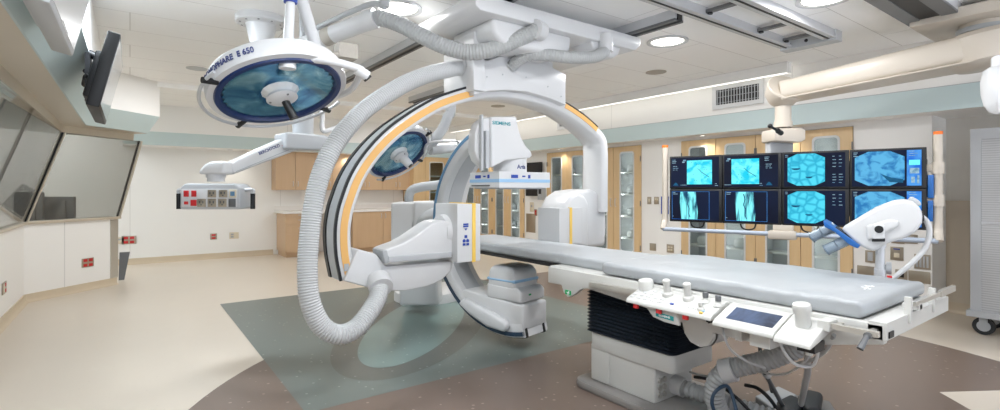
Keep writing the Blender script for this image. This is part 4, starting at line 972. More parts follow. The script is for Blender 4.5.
# top frame, side panel with its drop brackets
b = MB(); b.box(2.46, 3.28, .78, 2.74, .735, .822, .01); part('top_frame', b, m_tbl, tab)
def pxX(pts, X): return [(at(u, v, X=X).y, at(u, v, X=X).z) for u, v in pts]
sp = pxX([(548, 266.6), (548, 282.5), (561.5, 285), (563, 292), (568, 297.5), (574, 294.5), (581, 289), (592, 288.5), (628, 297), (652, 303), (664, 309), (672, 318), (682, 323), (684, 333), (690, 342), (700, 347.5), (708, 346), (712, 340), (712.5, 333), (760, 345), (830, 345), (884, 345), (884, 325.5), (760, 303.5), (640, 282.6)], 2.43)
b = MB(); b.prism(sp, (0, 0, 0), EY, EZ, EX, 2.43, 2.47, .005, 2); sidep = part('side_panel', b, m_tbl, tab)
b = MB(); b.prism(sp[6:19][::1], (0, 0, 0), EY, EZ, EX, 2.475, 2.6, .004); part('bracket', b, m_tbl, tab)
g = pxX([(565.5, 289.5), (571, 291), (571, 295.5), (565.5, 294)], 2.43)
b = MB(); b.prism(g, (0, 0, 0), EY, EZ, EX, 2.427, 2.431); 
gy, gz = sum(p[0] for p in g) / 4, sum(p[1] for p in g) / 4; b.mi = 1
b.box(2.4255, 2.4275, gy - .008, gy + .012, gz - .002, gz + .004); b.box(2.4255, 2.4275, gy - .012, gy - .006, gz - .012, gz + .012); b.box(2.4255, 2.4275, gy + .002, gy + .006, gz - .014, gz - .002)
part('green_sign', b, [m_green, m_wprint], sidep)
rl = pxX([(590, 281.5), (638, 290), (638, 297), (590, 287)], 2.41)
b = MB(); b.prism(rl, (0, 0, 0), EY, EZ, EX, 2.395, 2.43, .004); part('accessory_rail', b, m_steel, tab)
# carbon panel and mattresses
b = MB(); b.box(2.57, 3.14, 1.9, 4.42, .79, .818, .01); b.box(2.60, 3.1, 1.2, 2.75, .765, .8); part('carbon_panel', b, m_black, tab)
def mattress(x0, x1, y0, y1, z0, z1, seed, amp, n=70):
    b = MB(); r = .022; prof = []
    for cx, cz, st in ((x1 - r, z1 - r, 0), (x0 + r, z1 - r, 90), (x0 + r, z0 + r, 180), (x1 - r, z0 + r, 270)):
        for i in range(5):
            an = math.radians(st + 90 * i / 4); prof.append((cx + r * math.cos(an), cz + r * math.sin(an), 1))
        if st == 0:
            for i in range(1, 16): prof.append((x1 - r + (x0 - x1 + 2 * r) * i / 16, z1, 1))
        if st == 90: prof += [(x0, z1 - r + (z0 - z1 + 2 * r) * i / 4, 1) for i in range(1, 4)]
    xm, zm = (x0 + x1) / 2, (z0 + z1) / 2; secs = []
    R_E = .03; L = y1 - y0
    ends = [0, .002, .006, .011, .018, .026]
    yl = [y0 + q for q in ends] + [y0 + .035 + (L - .07) * k / n for k in range(n + 1)] + [y1 - q for q in ends[::-1]]
    for y in yl:
        e = min(y - y0, y1 - y); sh = 0 if e >= R_E else .85 * (R_E - math.sqrt(R_E ** 2 - (R_E - e) ** 2)); fade = min(1, e / .05)
        sec = []
        for x, z, w in prof:
            q = V((x * 3.2, y * 3.2, seed)); dz = amp * (NZ.noise(q) + .5 * NZ.noise(q * 2.7)) if z > zm else 0
            near = max(0, 1 - (y - y0) / .5); dz += (amp * 1.6 * near * NZ.noise(V((x * 14 + y * 9, y * 16 - x * 5, seed + 3))) if z > zm else 0)
            edge = abs(x - xm) / ((x1 - x0) / 2); wr = .004 * NZ.noise(V((y * 22, z * 20, seed + 9))) if edge > .97 else 0
            sx = 1 if x > xm else -1; dz *= fade; wr *= fade
            sec.append(V((x + (xm - x) / ((x1 - x0) / 2) * sh + wr, y, z + dz + (zm - z) / ((z1 - z0) / 2) * sh)))
        secs.append(sec)
    b.loft(secs, cap=False)
    for sec in (secs[0], secs[-1]):
        c = sum(sec, V()) / len(sec); m = len(sec)
        mid = [c.lerp(p, .6) for p in sec]
        b.faces(sec + mid + [c], [(k, (k + 1) % m, m + (k + 1) % m, m + k) for k in range(m)] + [(m + k, m + (k + 1) % m, 2 * m) for k in range(m)])
    bmesh.ops.remove_doubles(b.b, verts=b.b.verts, dist=1e-5)
    return b
def msurf(x, y, y0=.8, seed=2.1, amp=.009):
    q = V((x * 3.2, y * 3.2, seed)); near = max(0, 1 - (y - y0) / .5)
    return .902 + amp * (NZ.noise(q) + .5 * NZ.noise(q * 2.7)) + amp * 1.6 * near * NZ.noise(V((x * 14 + y * 9, y * 16 - x * 5, seed + 3)))
part('mattress', mattress(2.455, 3.3, .8, 2.25, .828, .902, 2.1, .009), m_matt, tab, 'wide padded mattress section', ang=32)
mp = part('mattress', mattress(2.565, 3.145, 2.245, 4.42, .818, .896, 5.3, .003), m_matt, tab, 'narrower padded mattress section under the detector', ang=32)
b = MB(); c = at(868, 286.5, z=.906)
for k in range(5):
    for j in range(3):
        xx, yy = c.x - .05 + .022 * k, c.y - .015 + .014 * j; zz = msurf(xx, yy)
        if (k + j) % 2 or j == 1: b.box(xx - .007, xx + .007, yy - .0055, yy + .0055, zz - .004, zz + .0012)
part('cover_print', b, m_wprint, tab)
# end beam with posts and bar
b = MB(); b.box(2.43, 3.3, .712, .775, .768, .838, .006); eb = part('end_beam', b, m_tbl, tab)
b = MB(); b.box(2.45, 2.5, .707, .714, .775, .80); part('beam_slot', b, m_black, eb)
b = MB(); b.box(2.455, 3.27, .74, .80, .815, .83, .004); part('end_tray', b, m_tbl, tab)
for x in (2.70, 3.04):
    b = MB(); b.box(x - .012, x + .012, .702, .726, .80, .91, .006); part('end_post', b, m_tbl, tab)
b = MB(); b.box(2.72, 3.3, .692, .703, .87, .888, .003); b.box(3.08, 3.32, .688, .704, .866, .894, .003); part('end_bar', b, m_steel, tab)
b = MB(); b.box(2.75, 2.83, .69, .75, .85, .872, .004); b.cyl((2.78, .69, .86), (2.78, .75, .86), .014, n=12); part('bar_clamp', b, m_tbl, tab)
b = MB(); b.box(2.36, 2.385, .72, .9, .79, .812, .003); b.box(2.385, 2.43, .74, .76, .795, .81); b.box(2.385, 2.43, .86, .88, .795, .81); part('accessory_rail', b, m_steel, tab)
b = MB(); b.box(2.345, 2.43, .885, .93, .78, .82, .005); part('rail_clamp', b, m_tbl, tab)
lv0, lv1 = at(867, 336, X=2.35), at(860, 349, X=2.31)
b = MB(); w = (lv1 - lv0).normalized(); b.cyl(lv0, lv1, .010, .013, 8, .003); b.cyl((2.43, lv0.y, .79), lv0, .014, n=12); part('lock_lever', b, m_dkalu, tab)
# control units on the near rail
zt = lambda x: .757 + (x - 2.26) * .38
def unit(y0, y1, name, x0=2.26):
    b = MB(); b.prism([(x0, zt(x0) - .022), (x0 + .004, zt(x0) - .004), (x0 + .02, zt(x0 + .02)), (2.4, zt(2.4)), (2.43, zt(2.43) - .01), (2.43, .765), (x0 + .08, .735)], (0, 0, 0), EX, EZ, -EY, -y1, -y0, .006, 2, 30)
    return part(name, b, m_tbl, tab)
def slab(x, y, w, h, t, m, nm, par, lift=0):
    sx = V((1, 0, .38)).normalized(); up = V((-.38, 0, 1)).normalized()
    b = MB(); b.prism([(-w / 2, -h / 2), (w / 2, -h / 2), (w / 2, h / 2), (-w / 2, h / 2)], (x, y, zt(x)), sx, EY, up, -.004 + lift, t + lift, min(t, w, h) * .25); return part(nm, b, m, par)
un = V((-.38, 0, 1)).normalized()
c1 = unit(1.365, 1.885, 'control_console'); c2 = unit(1.06, 1.345, 'tablet_unit', 2.235); c3 = unit(.905, 1.055, 'grip_unit', 2.22)
slab(2.325, 1.19, .105, .215, .0025, m_tabscr, 'touch_screen', c2)
for i in range(5):
    for j in range(4):
        slab(2.29 + .028 * j, 1.86 - .045 * i, .014, .024, .004, m_shell, 'push_button', c1)
for i in range(3):
    slab(2.3, 1.5 - .028 * i, .016, .018, .004, m_shell, 'push_button', c1)
slab(2.295, 1.605, .012, .02, .005, m_icon, 'push_button', c1); slab(2.275, 1.425, .012, .018, .005, m_yellow, 'push_button', c1); slab(2.29, 1.425, .012, .018, .005, m_ltblue, 'push_button', c1)
def knob(x, y, prof, m, nm, par):
    b = MB(); b.lathe(prof + [(.001, prof[-1][1])], (x, y, zt(x)), un * .5 + EZ * .5, 24); return part(nm, b, m, par)
knob(2.395, 1.845, [(.043, -.005), (.043, .038), (.038, .046)], m_tbl, 'dial', c1)
for y in (1.68, 1.555): knob(2.365, y, [(.03, -.005), (.028, .012), (.019, .02), (.019, .068), (.0215, .075), (.0215, .082), (.017, .088)], m_tbl, 'joystick', c1)
for x, y in ((2.37, 1.46), (2.36, 1.385)):
    b = MB(); b.lathe([(.024, -.004), (.02, .008), (.012, .014), (.012, .024)], (x, y, zt(x)), EZ, 20); b.mi = 1; b.lathe([(.014, .022), (.015, .045), (.012, .05), (.001, .05)], (x, y, zt(x)), EZ, 20); part('joystick', b, [m_tbl, m_dkalu], c1)
knob(2.3, 1.44, [(.02, -.004), (.017, .01), (.01, .016), (.013, .03), (.01, .04)], m_tbl, 'joystick', c1)
knob(2.345, .985, [(.032, -.005), (.031, .012), (.029, .04), (.036, .062), (.038, .08), (.034, .092), (.02, .097)], m_tbl, 'grip_knob', c3)
for y in (1.82, 1.67, 1.51):
    b = MB(); b.box(2.266, 2.28, y - .014, y + .014, .713, .736, .003); part('red_tag', b, m_red, c1)
b = MB(); b.prism(pxX([(642, 303), (676, 312), (679, 326), (664, 322), (653, 317), (648, 310)], 2.29), (0, 0, 0), EY, EZ, EX, 2.29, 2.31, .003); fp = part('front_plate', b, m_tbl, tab)
b = MB(); lb = pxX([(656, 312), (673.5, 316.8), (673.5, 321.3), (656, 316)], 2.288); b.prism(lb, (0, 0, 0), EY, EZ, EX, 2.2865, 2.2905); ob = part('teal_label', b, m_teal_l, fp)
cy, cz = sum(p[0] for p in lb) / 4, sum(p[1] for p in lb) / 4
text('maker_print', 'SIEMENS', .015, (2.286, cy, cz), -EY, EZ, m_wprint, fp, squeeze=1.25)
b = MB(); b.box(2.36, 2.43, 1.36, 1.45, .7, .716, .004)
for y in (1.38, 1.42): b.cyl((2.33, y, .708), (2.38, y - .03, .712), .005, n=8)
part('cable_clip', b, m_black, tab)
b = MB(); b.box(2.29, 2.42, 1.1, 1.19, .66, .745, .015); b.box(2.31, 2.42, 1.24, 1.27, .66, .74, .005); part('unit_bracket', b, m_tbl, tab)
b = MB(); b.box(2.32, 2.42, .93, 1.0, .68, .72, .004); b.mi = 1; b.cyl((2.34, .96, .665), (2.34, .96, .69), .014, n=10); b.cyl((2.39, .97, .665), (2.39, .97, .69), .014, n=10); part('cable_gland', b, [m_black, m_tbl], tab)
def cable(pts, r, m, nm='cable'):
    b = MB(); b.tube(pts, r, 8, 8); return part(nm, b, m, tab)
cable([at(722, 322, X=2.42), at(724, 335, X=2.4), at(731, 350, X=2.42), at(748, 362, X=2.5), at(765, 368, X=2.6)], .006, m_hose)
cable([at(779, 336, X=2.36), at(783, 350, X=2.36), at(795, 364, X=2.4), at(812, 366, X=2.45), at(818, 352, X=2.42), at(816, 344, X=2.4)], .007, m_shell)
cable([at(812, 342, X=2.4), at(806, 360, X=2.5), at(790, 372, X=2.6), at(776, 375, X=2.7), at(762, 372, X=2.75)], .006, m_hose)
cable([at(834, 335, X=2.42), at(826, 350, X=2.5), at(812, 360, X=2.6), at(796, 364, X=2.7)], .009, m_hoseg)
cable([at(690, 372, X=2.9), at(702, 375.5, X=2.85), at(716, 376, X=2.85), at(736, 370, X=2.85)], .007, m_hoseg)
cable([at(806, 345, X=2.55), at(808, 368, X=2.75), at(805, 385, X=2.9), at(801, 404, X=3.1)], .016, m_hoseg, 'cable_strap')
cable([at(778, 336, X=2.9), at(760, 345, X=2.95), at(767, 372, X=3.0), at(772, 392, X=3.1)], .010, m_dkalu, 'cable_strap')
hA = [V((2.8, 1.94, .135)), V((2.805, 1.85, .13)), V((2.83, 1.7, .12)), V((2.88, 1.54, .1)), V((2.93, 1.38, .085)), V((2.98, 1.2, .08))]
hose('corrugated_hose', hA, .052, m_hoseg, 'grey ribbed hose leaving the side of the table pedestal along the floor', tuple(hA[2]), [(hA[0] + V((0, .03, .0)), hA[1] + V((0, .02, 0)), .06)], pitch=.016, amp=.012)
hB = [at(724, 418, X=2.74), at(717, 406, X=2.72), at(714.5, 392, X=2.7), at(718, 379, X=2.7), at(728, 370, X=2.72), at(744, 365.5, X=2.76), at(764, 361, X=2.8), at(785, 353, X=2.84), at(802, 344, X=2.86), at(812, 331, X=2.88)]
hose('corrugated_hose', hB, .056, m_hoseg, 'thick pale hose curving up from the floor to the underside of the table', tuple(hB[3]), [(hB[4] + V((-.01, .03, -.015)), hB[4] + V((.01, -.03, .012)), .066)], pitch=.012, amp=.006)
# floor cables and foot switch
def fcable(pts, r, m, lab):
    b = MB(); b.tube(pts, r, 8, 8); return solo('floor_cable', b, m, lab, 'cable', tuple(pts[0]), 'cables beside the pedestal', ang=60)
fcable([V((2.85, 1.83, .2)), V((2.83, 1.7, .22)), V((2.83, 1.55, .17)), V((2.86, 1.4, .06)), V((2.9, 1.2, .02))], .010, m_black, 'black cable arching from the pedestal over the ribbed hose')
fcable([at(745, 385, X=2.95), at(757, 388, X=2.95), at(768, 397, X=2.95), at(776, 408, X=2.98), at(780, 420, X=3)], .011, m_black, 'black cable looping beside the foot switch')
fcable([at(716, 417, X=2.6), at(712, 402, X=2.58), at(716, 391, X=2.6), at(727, 386, X=2.66), at(733, 398, X=2.66), at(738, 418, X=2.6)], .010, m_navyst, 'dark blue cable looped in front of the pale hose')
fs_ = thing('foot_switch', 'foot switch with dark pedals and grey plate at the bottom edge of the photo', 'foot switch', (3.3, 1.45, 0))
c = at(790, 404, z=.02)
def fpr(poly, z0, z1, m, nm, bev=.01, par=None):
    b = MB(); b.prism(poly, (0, 0, 0), EX, EY, EZ, z0, z1, bev, 3); return part(nm, b, m, par or fs_)
def qd(pts, z): return [(at(u, v, z=z).x, at(u, v, z=z).y) for u, v in pts]
fpr(qd([(750, 405), (778, 394), (830, 404), (845, 430), (760, 430)], .01), 0, .03, m_dkalu, 'base_plate')
fpr(qd([(755, 398), (778, 388), (797, 397), (772, 410)], .06), .03, .075, m_grey_sh, 'grey_plate')
for pts in ([(776, 403), (790, 396), (803, 402), (796, 420), (782, 420)], [(797, 398), (806, 391), (823, 395), (820, 412), (806, 412)]):
    fpr(qd(pts, .08), .03, .1, m_rubber, 'pedal', .025)
p0, p1 = at(765, 373, d=2.95), at(786, 391, d=3.0); b = MB(); b.cyl((p1.x, p1.y, .05), p0, .013, n=12); b.mi = 1; b.cyl(p0 - (p0 - p1) * .15, p0, .022, n=14, bev=.004); part('carry_handle', b, [m_dkalu, m_shell], fs_)

# ================================================================== INJECTOR
jp = at(880, 277, X=3.36)
inj = thing('contrast_injector', 'white contrast injector with two syringes and blue collar on a steel pole', 'injector', (jp.x, jp.y, .82))
jd = (jp - V((0, 0, EYE))); jd.z = 0; jd.normalize(); ju = V((jd.y, -jd.x, 0)); 
dep = (jp.x * FW.x + jp.y * FW.y)
def jx(pts):
    out = []
    for u, v in pts:
        l = (u - CX) / FPX; r = FW + l * RT; s = (jp.dot(jd)) / r.dot(jd); w = V((r.x * s, r.y * s, EYE - (v - HY) / FPX * s))
        out.append(((w - V((jp.x, jp.y, 0))).dot(ju), w.z))
    return out
def jprism(pts, a, c, m, nm, bev=.01, par=None, lab=None, seg=3):
    b = MB(); b.prism(jx(pts), (jp.x, jp.y, 0), ju, EZ, jd, a, c, bev, seg, 25); return part(nm, b, m, par or inj, lab)
b = MB(); b.cyl((jp.x, jp.y, .74), (jp.x, jp.y, 1.12), .022, n=20); b.cyl((jp.x, jp.y, 1.05), (jp.x, jp.y, 1.13), .027, .034, 20); b.cyl((jp.x, jp.y, .87), (jp.x, jp.y, .93), .028, n=20); part('pole', b, m_alu, inj)
b = MB(); b.box(3.29, jp.x + .04, jp.y - .05, jp.y + .05, .74, .82, .008); part('rail_clamp', b, m_alu, inj)
kx = at(887, 268, d=dep); b = MB(); b.cyl((jp.x, jp.y, kx.z), kx, .02, n=14); b.cyl(kx - ju * .004, kx + ju * .02, .034, n=20, bev=.006); b.mi = 1; b.cyl(V((jp.x, jp.y, kx.z - .05)) + ju * .03, V((jp.x, jp.y, kx.z - .05)) + ju * .06, .012, n=10); part('clamp_knob', b, [m_grey_sh, m_red], inj)
bd = jprism([(841, 228), (856, 219), (876, 207), (893, 200.5), (906, 198.5), (916, 203), (922, 212), (921.5, 222), (916, 231), (905, 237), (886, 243), (874, 251), (858, 244)], -.08, .08, m_shell, 'body', .022)
jprism([(866, 225), (890, 218), (899, 220), (897, 226), (880, 234), (868, 240)], -.102, -.07, m_shell, 'side_boss', .012, bd)
jprism([(872, 223), (884, 223), (885, 238), (872, 238)], -.118, -.05, m_shell, 'pivot_block', .012)
jprism([(872, 237), (885, 237), (885, 240), (872, 240)], -.116, -.0, m_black, 'pivot_ring', .003)
c = jx([(879, 228)])[0]; b = MB(); cc = V((jp.x, jp.y, 0)) + ju * c[0] + EZ * c[1]; b.cyl(cc - jd * .126, cc - jd * .1, .02, n=18, bev=.004); part('pivot_bolt', b, m_black, inj)
jprism([(911, 196), (919, 200.5), (921.5, 205), (914, 207), (907, 201)], -.05, .05, m_shell2, 'end_knob', .01)
jprism([(918, 208), (923, 212), (924, 220), (920, 224), (917, 216)], -.06, .04, m_black, 'rear_socket', .006)
jprism([(824.5, 219.5), (830, 222.5), (861, 244), (858.5, 247), (851, 244), (836, 231), (826, 226)], -.1, .1, m_inj, 'syringe_collar', .006)
jprism([(836, 226), (845, 232), (852, 229), (858, 233), (850, 241), (838, 232)], -.07, .05, m_black, 'syringe_seat', .004)
for pts in ([(808, 236), (828, 226), (831.5, 232), (812, 241)], [(823, 247.5), (843, 237.5), (847, 244), (828, 252.5)]):
    q = jx(pts); A = V((jp.x, jp.y, 0)) + ju * ((q[0][0] + q[3][0]) / 2) + EZ * ((q[0][1] + q[3][1]) / 2); B_ = V((jp.x, jp.y, 0)) + ju * ((q[1][0] + q[2][0]) / 2) + EZ * ((q[1][1] + q[2][1]) / 2)
    off = jd * (-.03 if pts[0][0] > 815 else .03); w = (B_ - A).normalized(); a_ = w.orthogonal().normalized()
    b = MB(); b.lathe([(.001, -.006), (.01, -.004), (.03, .004), (.031, (B_ - A).length + .02)], A + off, w, 24); b.lathe([(.034, .002), (.034, .012), (.031, .012)], A + off, w, 24); sy = part('syringe', b, m_syr, inj)
    b = MB(); b.cyl(A + off + w * .07, B_ + off + w * .03, .027, n=20); b.cyl(A + off + w * .004, A + off + w * .065, .0265, n=20); part('plunger', b, m_shell2, sy)
q = jx([(921, 216), (927, 222), (929.5, 233), (925, 248), (912, 263), (897, 275), (890, 281)])
b = MB(); b.tube([V((jp.x, jp.y, 0)) + ju * x + EZ * z + jd * .0 for x, z in q], .013, 12, 8); part('cable', b, m_shell, inj)

# ================================================================== SCREEN BANK
L0, L1 = V((4.83, 3.41, 0)), V((5.52, 1.33, 0))
bu = (L1 - L0); BL = bu.length; bu.normalize(); bn = V((bu.y, -bu.x, 0))
if bn.dot(FW) > 0: bn = -bn
Z0, Z1 = 1.022, 1.742
bank = thing('display_bank', 'large black-framed bank of eight glowing blue screens hung from the boom', 'monitor', tuple((L0 + L1) / 2 + V((0, 0, Z0))))
def bp(x, z, n=0): return L0 + bu * x + EZ * z + bn * n
def bbox(b, x0, x1, z0, z1, n0, n1, bev=0): b.prism([(x0, z0), (x1, z0), (x1, z1), (x0, z1)], L0, bu, EZ, bn, n0, n1, bev)
def bpoly(b, pts, n0, n1): b.prism(pts, L0, bu, EZ, bn, n0, n1)
cw_ = BL / 4; rh = (Z1 - Z0) / 2
mats = [m_scr_n, m_scr_a, m_scr_leg, m_scr_bowel, m_scr_blue, m_scr_pale, m_scr_mid, m_scr_dk]
def octagon(x0, x1, z0, z1, c): return [(x0 + c, z0), (x1 - c, z0), (x1, z0 + c * .8), (x1, z1 - c * .8), (x1 - c, z1), (x0 + c, z1), (x0, z1 - c * .8), (x0, z0 + c * .8)]
rnd = random.Random(3)
for r in range(2):
    for k in range(4):
        x0, x1 = k * cw_ + .002, (k + 1) * cw_ - .002; z0 = Z0 + (1 - r) * rh + .002; z1 = z0 + rh - .004
        b = MB(); bbox(b, x0, x1, z0, z1, -.07, 0, .006); mon = part('monitor', b, m_black, bank)
        b = MB(); e = .018; s0, s1, t0, t1 = x0 + e, x1 - e - .012, z0 + e, z1 - e
        bbox(b, s0, s1, t0, t1, 0, .0015); W, Hh = s1 - s0, t1 - t0
        P = lambda fx, fz: (s0 + W * fx, t0 + Hh * fz)
        def rect(fx0, fx1, fz0, fz1, mi, lift=.002):
            b.mi = mi; bbox(b, s0 + W * fx0, s0 + W * fx1, t0 + Hh * fz0, t0 + Hh * fz1, .001, lift)
        def ticks(fx, fz, n, w, hstep, mi=5):
            for i in range(n):
                rect(fx, fx + w * rnd.uniform(.5, 1), fz - i * hstep, fz - i * hstep + .016, mi, .0026)
        if r == 0 and k < 2:
            a0, a1 = (.34, .86) if k == 0 else (.14, .66)
            rect(a0, a1, .09, .90, 1); rect(a0 - .14, a0, .06, .075, 5); rect(a0 - .08, a0 - .02, .88, .93, 5); rect(a0 - .1, a0 - .05, .83, .87, 5)
            o = 0 if k == 0 else .74
            ticks(o + .02, .92, 3, .12, .05); ticks(o + .04, .7, 3, .06, .06); ticks(o + .1, .7, 3, .06, .06)
            b.mi = 7; bpoly(b, [P(o + .04, .05), P(o + .16, .05), P(o + .13, .12), P(o + .1, .16), P(o + .07, .12)], .001, .002)
            ticks(.92 if k == 0 else .67, .1, 2, .06, .06)
            b.mi = 0; xm = (a0 + a1) / 2
            for i in range(22):
                fx, fz = rnd.uniform(a0 + .02, a1 - .04), rnd.uniform(.2, .85); rect(fx, fx + .012, fz, fz + .014, rnd.choice((0, 7, 5)), .0024)
            vb = [(xm - .02, .6), (xm + .05, .48), (xm + .13, .4), (xm + .2, .32)]
            for (ax_, az_), (bx_, bz_) in zip(vb, vb[1:]): b.mi = 7; bpoly(b, [P(ax_, az_), P(bx_, bz_), P(bx_, bz_ + .02), P(ax_, az_ + .02)], .001, .0024)
        elif r == 1 and k < 2:
            a0 = .2 if k == 0 else .22
            b.mi = 2; bpoly(b, [P(a0 + .02, .03), P(a0 + .36, .03), P(a0 + .37, .3), P(a0 + .33, .97), P(a0, .97), P(a0 - .01, .6)], .001, .002)
            for fx in (.02, .8): rect(fx, fx + .006, .03, .97, 6, .0024)
            for fz in (.03, .965): rect(.02, .8, fz, fz + .008, 6, .0024)
            ticks(.04, .93, 2, .1, .05); ticks(.03, .12, 1, .03, .05)
            b.mi = 7
            vb = [(a0 + .14, .9), (a0 + .17, .72), (a0 + .14, .55), (a0 + .18, .4), (a0 + .17, .22), (a0 + .2, .1)]
            for (ax_, az_), (bx_, bz_) in zip(vb, vb[1:]): bpoly(b, [P(ax_, az_), P(bx_, bz_), P(bx_ + .018, bz_), P(ax_ + .018, az_)], .001, .0024)
        elif k == 2:
            b.mi = 3; bpoly(b, [P(fx, fz) for fx, fz in octagon(.06, .68, .03, .99, .16)], .001, .002)
            for (fx, fz, rr) in ((.2, .56, .075), (.42, .3, .06)):
                b.mi = 7; bpoly(b, [P(fx + rr * math.cos(t), fz + rr * .8 * math.sin(t)) for t in [PI + PI * i / 10 for i in range(11)]], .001, .0026)
            ticks(.8, .88, 4, .06, .1); ticks(.9, .88, 4, .06, .1)
            if r == 0: ticks(.8, .35, 4, .07, .08); ticks(.9, .35, 4, .07, .08)
            ticks(.02, .95, 2, .05, .05)
        else:
            b.mi = 4; bpoly(b, [P(fx, fz) for fx, fz in octagon(.04, .76, .02, .98, .2)], .001, .002)
            rect(.79, .99, .02, .99, 6, .0018); ticks(.82, .95, 3, .14, .06); rect(.82, .97, .58, .72, 1, .0022); rect(.83, .96, .35, .5, 5, .0022); rect(.85, .9, .1, .26, 5, .0022); rect(.93, .96, .08, .3, 5, .0022)
            b.mi = 7; bpoly(b, [P(.42, .35), P(.55, .12), P(.74, .1), P(.74, .2), P(.58, .24)], .001, .0024); ticks(.02, .95, 3, .08, .05)
        part('screen_picture', b, mats, mon)
fr = MB(); bbox(fr, -.01, BL + .01, Z0 + .1, Z1 - .1, -.12, -.07, .01); part('rear_frame', fr, m_dkalu, bank)
zb_ = .937
b = MB(); b.cyl(bp(-.06, zb_, .03), bp(BL + .07, zb_, .03), .022, n=18); part('lower_bar', b, m_bar, bank)
for x in (-.06, BL + .075):
    b = MB(); b.tube([bp(x, zb_, .03), bp(x, zb_ + .06, 0), bp(x, zb_ + .12, -.03), bp(x, 1.3, -.04), bp(x, 1.86, -.04)], .032, 18, 6); po = part('guard_post', b, m_cream, bank)
    b = MB(); b.cyl(bp(x, 1.845, -.04), bp(x, 1.872, -.04), .033, n=18, bev=.004); part('orange_cap', b, m_orange, po, 'orange cap on the post') if False else part('orange_cap', b, mat('orange_cap', (240, 120, 40), .4), po)
for z in (1.28, 1.56):
    b = MB(); b.cyl(bp(BL + .075, z - .05, -.04), bp(BL + .075, z + .05, -.04), .043, n=20, bev=.006); bbox(b, BL - .02, BL + .06, z - .03, z + .03, -.09, -.03, .006); part('post_clamp', b, m_cream, bank)
b = MB(); bbox(b, BL + .005, BL + .045, 1.3, 1.5, -.05, -.0, .006); bbox(b, BL + .005, BL + .04, 1.1, 1.28, -.05, 0, .006); part('side_handset', b, m_inj, bank)
xc = (BL * .5 - .0)
b = MB(); bbox(b, xc - .12, xc + .13, .885, .97, -.05, .06, .02); bbox(b, xc - .08, xc + .1, .96, 1.03, -.06, .0, .01); part('bar_bracket', b, m_cream, bank)
for x in (.28, .78, 1.32):
    b = MB(); b.tube([bp(x - .07, Z0 + .01, -.05), bp(x - .05, Z0 - .04, -.04), bp(x, Z0 - .06, -.04), bp(x + .06, Z0 - .045, -.04), bp(x + .08, Z0 + .01, -.05)], .008, 8, 6); part('cable_loop', b, m_black, bank)

# ================================================================== SCREEN BOOM
J2 = at(783, 92, d=5.12); J1 = V((5.75, 1.0, 2.55))
boom = thing('display_boom', 'long cream ceiling boom arm reaching down to the bank of screens', 'support arm', (5.75, 1.0, ZC))
b = MB(); b.prism([(5.38, .5), (6.4, .5), (6.4, 1.2), (6.2, 1.42), (5.38, 1.42)], (0, 0, 0), EX, EY, EZ, 2.755, 2.85, .02); part('ceiling_carriage', b, m_cream, boom)
b = MB(); b.cyl((5.75, 1.0, 2.66), (5.75, 1.0, 2.77), .17, n=40); b.mi = 1; b.cyl((5.75, 1.0, 2.68), (5.75, 1.0, 2.72), .19, n=40); part('slew_joint', b, [m_cream, m_grey_sh], boom)
w = (J2 - J1).normalized(); s = w.cross(EZ).normalized(); un_ = s.cross(w); LA = (J2 - J1).length
def sect(c, hw, hh, r=.45):
    pts = []
    for i in range(28):
        t = 2 * PI * i / 28; ct, st_ = math.cos(t), math.sin(t)
        pts.append(c + s * hw * math.copysign(abs(ct) ** r, ct) + un_ * hh * math.copysign(abs(st_) ** r, st_))
    return pts
b = MB(); b.loft([sect(J1 + w * LA * t, .24 - .08 * t, .135 - .035 * t, .55) for t in [i / 20 for i in range(21)]]); am = part('arm', b, m_cream, boom, ang=60)
b = MB(); b.loft([[p - un_ * .0 for p in sect(J1 + w * LA * t - un_ * (.125 - .035 * t), .245 - .08 * t, .012, .5)] for t in (0, 1)]); part('arm_lip', b, m_cream, am)
b = MB(); b.lathe([(.001, -.17), (.2, -.16), (.27, -.12), (.285, -.03), (.285, .08), (.25, .12), (.001, .13)], J1, un_, 48); part('root_joint', b, m_cream, boom)
b = MB(); ta = (un_ - V((FW.x, FW.y, 0)) * -.0).normalized(); b.lathe([(.001, -.14), (.1, -.13), (.15, -.07), (.17, .03), (.172, .06), (.165, .07), (.001, .072)], J2, (FW * -.8 + EZ * .6), 44); part('tip_joint', b, m_cream, boom)
b = MB(); b.lathe([(.13, -.04), (.1, -.11), (.075, -.13), (.075, -.3), (.085, -.3), (.085, -.36)], J2, EZ, 32); part('neck', b, m_cream, boom)
hb = V((J2.x, J2.y, at(783, 136, d=5.12).z))
b = MB(); b.prism([(-.15, -.06), (.1, -.075), (.16, -.05), (.16, .05), (.1, .07), (-.15, .06)], hb, RT, EZ, FW, -.12, .14, .015); part('head_block', b, m_cream, boom)
b = MB(); b.prism([(-.11, -.4), (.11, -.4), (.12, -.06), (-.12, -.06)], hb, RT, EZ, FW, .02, .1, .01); part('hanger_plate', b, m_shell2, boom)
l0, l1 = at(778, 131, d=4.8), at(770, 126, d=4.72)
b = MB(); b.cyl(at(781, 133, d=4.86), l0, .025, n=12, bev=.004); b.cyl(l0, l1, .012, n=10); b.sphere(l1, .022, n=12); part('lock_lever', b, m_black, boom)
dr = MB(); c0 = at(996, 67, d=4.0)
secs = []
for i, (hh, rr) in enumerate(((0, .05), (.03, .1), (.12, .115), (.22, .11), (.3, .09), (.36, .05), (.375, .01))):
    secs.append([V((c0.x + rr * math.cos(2 * PI * k / 20) * (1 + .12 * math.sin(5 * k + i)), c0.y + rr * .8 * math.sin(2 * PI * k / 20), c0.z - hh)) for k in range(20)])
dr.loft(secs); dr.cyl((c0.x, c0.y, c0.z - .01), (c0.x, c0.y, 2.45), .03, n=12)
